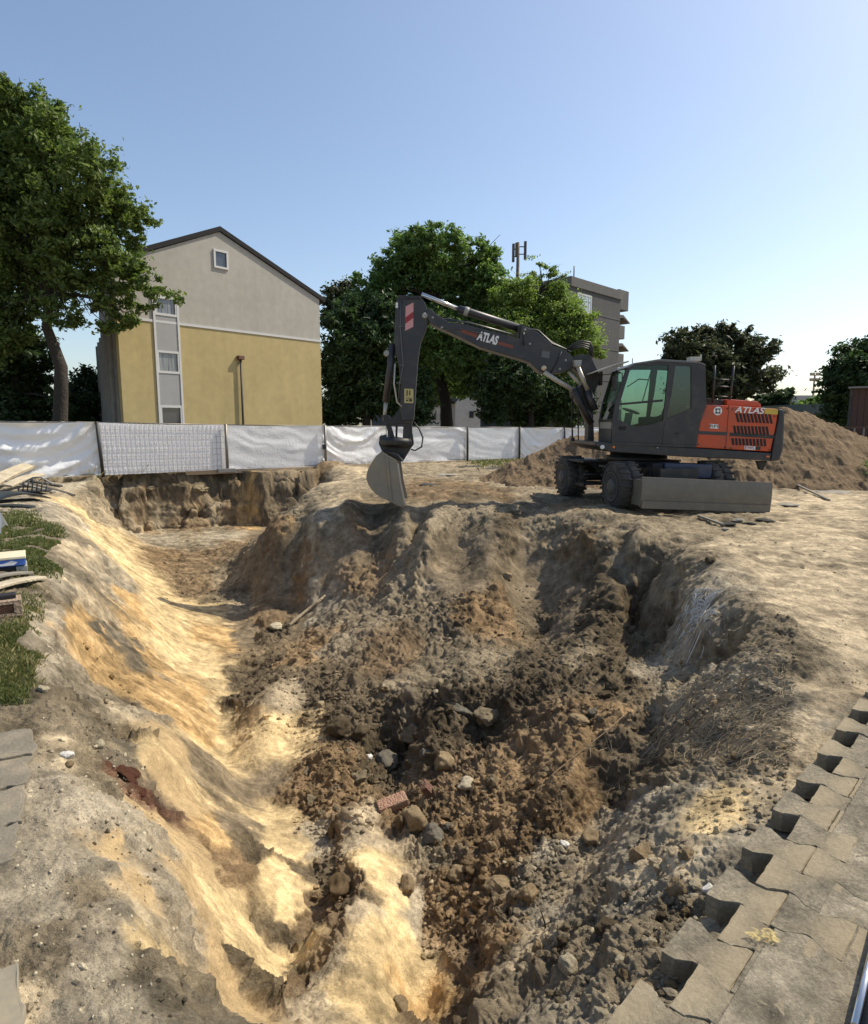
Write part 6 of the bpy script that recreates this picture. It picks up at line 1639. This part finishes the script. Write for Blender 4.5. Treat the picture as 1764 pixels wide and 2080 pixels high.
M_PLANK = paint("beige_plank", (.44, .38, .27), .8, var=.2, scale=5, dirt=(.2, .16, .11), dirt_amt=.6, bump=.2); M_OLD = paint("old_dark_wood", (.075, .066, .052), .85, var=.4, scale=6, bump=.3)
M_TARP = paint("black_foil", (.022, .024, .024), .35, var=.3); M_GREYB = paint("grey_board", (.19, .175, .145), .85, var=.3)
g1 = at(0, 985)
board("plank", M_PLANK, at(-30, 1000, .10), at(98, 962, .42), .38, .09, "thick beige curved board topping the junk pile at the left", "board", .10, .25)
board("plank", M_PLANK, at(15, 1000, .14), at(85, 985, .28), .25, .05, "lower beige board with worn edge inside the junk pile", "board", .06, .2)
board("plank", M_OLD, at(-40, 985, .18), at(125, 998, .12), .20, .05, "long dark plank crossing the junk pile from the left edge", "board", .05)
board("plank", M_GREYB, at(0, 992, .22), at(110, 1005, .04), .14, .04, "grey plank sloping to the right at the front of the junk pile", "board", .03)
board("foil_sheet", M_TARP, at(-30, 1022, .03), at(85, 1016, .06), .9, .03, "black foil sheet lying crumpled under the junk pile", "foil sheet", .14)
board("foil_sheet", M_TARP, at(-20, 1030, .01), at(70, 1032, .01), .30, .02, "flat strip of black foil along the front of the junk pile", "foil sheet", .03)
board("plank", M_OLD, at(60, 990, .06), at(150, 1010, .02), .16, .05, "short dark plank at the right end of the junk pile", "board", .02)
board("plank", M_OLD, at(-20, 968, .10), at(70, 960, .12), .25, .06, "dark plank at the back of the junk pile by the fence", "board", .02)
q = at(70, 1000)
tp = empty("plastic_crate", q, "broken black plastic crate with ribs in the middle of the junk pile", "crate")
b = MB(); b.box(-.36, .36, -.2, .2, .02, .06, Matrix.Translation(q) @ Matrix.Rotation(.3, 4, 'Z')); inv(b.build("base", M_TARP), tp)
for k in range(7):
    b = MB(); b.tube([q + Vector((-.36 + .12 * k, -.1, .05)), q + Vector((-.36 + .12 * k, -.02, .34 - abs(k - 3) * .05)), q + Vector((-.36 + .12 * k, .16, .38 - abs(k - 3) * .05))], .016, 6); inv(b.build("rib", M_TARP), tp)
b = MB(); b.tube([q + Vector((-.40, .16, .22)), q + Vector((-.1, .16, .38)), q + Vector((.12, .16, .38)), q + Vector((.42, .16, .20))], .022, 8); inv(b.build("rim", paint("crate_grey", (.25, .25, .23), .6)), tp)
# blue and white box
xa, ya = PZ(54, 1162, 0)
bx = empty("tool_box", (xa - .3, ya, 0), "blue box with pale cream lid on the grass at the left edge", "box")
MBX = Matrix.Translation((xa, ya, 0)) @ Matrix.Rotation(math.radians(33), 4, 'Z')
inv(MB().box(-1.0, -.02, .02, .40, -.04, .085, MBX).build("base", M_DARK, None, .01), bx)
inv(MB().box(-1.02, .0, 0, .42, .087, .165, MBX).build("body", paint("bright_blue", (.06, .16, .52), .35, var=.12, dirt=(.3, .27, .2), dirt_amt=.4), None, .008), bx)
inv(MB().box(-1.03, .006, -.01, .43, .167, .20, MBX).build("lid", paint("cream_lid", (.72, .64, .46), .4, var=.12, dirt=(.35, .3, .2), dirt_amt=.4), None, .008), bx)
inv(MB().box(-.10, .012, .012, .38, -.03, .075, MBX).build("end_panel", M_GREYPLASTIC, None, .005), bx)
pr = MB()
pr.prism([(-.34, .10), (-.12, .10), (-.08, .13), (-.14, .155), (-.22, .125), (-.32, .12)], -.004, .001, MBX)
inv(pr.build("print", M_WHITE), bx)
# hollow brick block and board below it
xa, ya = PZ(46, 1250, 0)
hb = empty("hollow_block", (xa - .2, ya, 0), "hollow clay block with dark opening lying on the soil at the left edge", "block")
MHB = Matrix.Translation((xa, ya, 0)) @ Matrix.Rotation(math.radians(33), 4, 'Z')
pm = plate([(-.62, -.02), (0, 0), (0, .15), (-.62, .14)], [[(-.60, .02), (-.06, .03), (-.06, .12), (-.60, .115)]], 0, .22)
bmesh.ops.transform(pm.b, matrix=MHB, verts=pm.b.verts[:])
inv(pm.build("shell", paint("clay_block", (.34, .25, .17), .9, var=.25, bump=.3, dirt=(.25, .2, .14), dirt_amt=.6), None), hb)
inv(MB().box(-.60, -.06, .03, .2, .022, .118, MHB).build("core", paint("clay_core", (.25, .125, .07), .95, var=.4, scale=18, bump=.8, bscale=40)), hb)
inv(MB().box(-.50, -.04, .08, .20, .145, .19, MHB).build("opening", M_DARK, None, .01), hb)
board("plank", M_GREYB, at(-30, 1186, .03), at(60, 1172, .03), .10, .03, "rounded grey-yellow board on the grass between the blue box and the block", "board", .02)
board("plank", M_PLANK, at(-30, 1206, .02), at(85, 1180, .02), .16, .03, "pale plank along the soil behind the hollow block", "board", .02)
b = MB(); p0 = at(2, 1085); nrow = []
for k in range(9):
    for j in range(3):
        pass
pts = [(p0.x - .35 + .05 * k, p0.y + .02 * math.sin(k * 2.1), .02 + (.12 + .30 * (k / 8)) * (1 if k % 2 else .8)) for k in range(9)]
lo = [b.b.verts.new((x, y - .05, 0)) for x, y, z in pts]; up = [b.b.verts.new(q_) for q_ in pts]; bk = [b.b.verts.new((x, y + .10 + .02 * (k % 3), z * .4)) for k, (x, y, z) in enumerate(pts)]
for k in range(8):
    b.b.faces.new((lo[k], lo[k + 1], up[k + 1], up[k])); b.b.faces.new((up[k], up[k + 1], bk[k + 1], bk[k]))
tag(b.build("plastic_sheet", M_SHEET), "crumpled white plastic sheet standing in the grass at the left edge", "plastic sheet")

# old kerb slabs on the near left shelf
M_SLAB = paint("old_slab", (.16, .14, .105), .92, var=.35, scale=9, dirt=(.27, .225, .155), dirt_amt=.9, bump=.12, bscale=60, dscale=5)


def slab(quad, up, thick, label, mat=M_SLAB):
    ps = [Vector((*PZ(px, py, up), up)) for px, py in quad]
    b = bmesh.new(); rn_ = random.Random(int(quad[0][1]))
    out = []
    for i in range(4):
        for k in range(7):
            q_ = ps[i].lerp(ps[(i + 1) % 4], k / 7)
            out.append(q_ + Vector((rn_.uniform(-1, 1), rn_.uniform(-1, 1), rn_.uniform(-.1, .1))) * .014)
    t = [b.verts.new(q_) for q_ in out]; l = [b.verts.new(q_ - Vector((0, 0, thick))) for q_ in out]
    b.faces.new(t); b.faces.new(l[::-1])
    for i in range(len(t)): b.faces.new((t[i], l[i], l[(i + 1) % len(t)], t[(i + 1) % len(t)]))
    m_ = MB(); m_.b.free(); m_.b = b
    return tag(m_.build("concrete_slab", mat, None, .006), label, "concrete slab")


slab([(-90, 1502), (68, 1478), (70, 1528), (-90, 1556)], .045, .14, "upright-edged concrete slab, uppermost on the near left shelf")
slab([(-90, 1560), (60, 1530), (56, 1590), (-90, 1622)], .032, .12, "concrete slab second from the top on the near left shelf")
slab([(-90, 1628), (50, 1594), (40, 1665), (-90, 1700)], .03, .11, "concrete slab in the middle of the row on the near left shelf")
slab([(-90, 1706), (36, 1670), (30, 1745), (-90, 1780)], .028, .10, "concrete slab below the middle of the row on the near left shelf")
slab([(-90, 1990), (30, 1960), (52, 2090), (-90, 2110)], .03, .10, "smooth grey concrete slab in the lower left corner", paint("smooth_slab", (.20, .18, .135), .95, var=.15, scale=4, bump=.06, bscale=50, dirt=(.28, .235, .16), dirt_amt=.9, dscale=4))

# broken slabs lying in front of the dozer blade, stones and boards in the yard
M_CHIP = paint("broken_concrete", (.38, .36, .31), .9, var=.3, scale=9, bump=.5, bscale=30); M_ASPH = paint("asphalt_lump", (.085, .08, .07), .95, var=.4, scale=10, bump=.6)
for i, (px, py, w, th, mt, lab) in enumerate(((1478, 1066, 34, .06, M_ASPH, "dark broken lump left of the pale chips below the dozer blade"), (1500, 1060, 34, .09, M_CHIP, "pale broken concrete chip on top of the debris below the blade"), (1522, 1066, 30, .07, M_ASPH, "dark lump at the right end of the debris below the blade"),
                                               (1474, 1076, 20, .04, M_CHIP, "small white chip in front of the debris below the blade"), (1555, 1058, 44, .05, M_ASPH, "flat dark slab fragment under the blade's right corner"), (1600, 1026, 60, .04, M_CHIP, "flat pale slab on the sand beyond the blade's right end"))):
    p = at(px, py); k = (p.y * CP + (EYE - p.z) * SP) / FPX
    me = rock_mesh("concrete_chunk", 700 + i, 3, .2, .3, 1.0); me.materials.append(mt)
    o = bpy.data.objects.new("concrete_chunk", me); COL.objects.link(o); o.location = p + Vector((0, 0, th * .3)); o.scale = (w * k * .5, w * k * .4, th * 1.6); o.rotation_euler = (0, 0, i * 1.3)
    tag(o, lab, "concrete chunk")
board("plank", M_GREYB, at(1420, 1052, .02), at(1470, 1070, .02), .06, .03, "thin stick lying on the sand under the dozer blade", "stick")
board("plank", M_GREYB, (PZ(1600, 985, 0)[0], PZ(1600, 985, 0)[1], .12), (PZ(1685, 1018, 0)[0], PZ(1685, 1018, 0)[1], .01), .06, .03, "long pale batten lying at the foot of the right dirt heap", "board")
xa, ya = PZ(1675, 968, 0)
tag(MB().box(xa, xa + 1.6, ya, ya + .5, -.05, .13).build("concrete_slab", M_CHIP, None, .02), "long pale concrete slab at the grass edge right of the dirt heap", "concrete slab")
for i, (px, py, w) in enumerate(((1060, 958, 60), (1010, 952, 80), (905, 965, 50), (960, 948, 70), (1100, 948, 60), (870, 985, 56), (1690, 1000, 60), (1730, 995, 50), (1650, 985, 40))):
    p = at(px, py); k = (p.y * CP + (EYE - p.z) * SP) / FPX
    me = rock_mesh("broken_slab", 720 + i, 3, .25, .3, 1.0); me.materials.append(M_CHIP if i % 2 == 0 else M_ASPH)
    o = bpy.data.objects.new("broken_slab", me); COL.objects.link(o); o.location = p; o.scale = (w * k * .5, w * k * .45, .14); o.rotation_euler = (0, 0, i)
    tag(o, ["broken paving slab lying flat in the yard between fence and machine", "dark broken slab lying flat in the yard"][i % 2] if False else "broken piece of paving lying flat in the yard", "broken slab", "broken paving lying about the yard")
q = Vector((PZ(363, 865, 27)[0], 27, 0)) if False else None
# stone lumps in the far wall below the fence
for i, (px, py, w, lab) in enumerate(((400, 992, 42, "pale crumbly concrete lump under the fence, at the top of the far pit wall"), (297, 990, 24, "small pale stone in the far pit wall under the wired panel"))):
    p = at(px, py); k = (p.y * CP + (EYE - p.z) * SP) / FPX
    me = rock_mesh("concrete_lump", 760 + i, 4, .35, .6, .9); me.materials.append(SM['rock'])
    o = bpy.data.objects.new("concrete_lump", me); COL.objects.link(o); o.location = p + Vector((0, .12, -.06)); o.scale = (w * k * .55, w * k * .45, w * k * .35)
    tag(o, lab, "concrete lump")
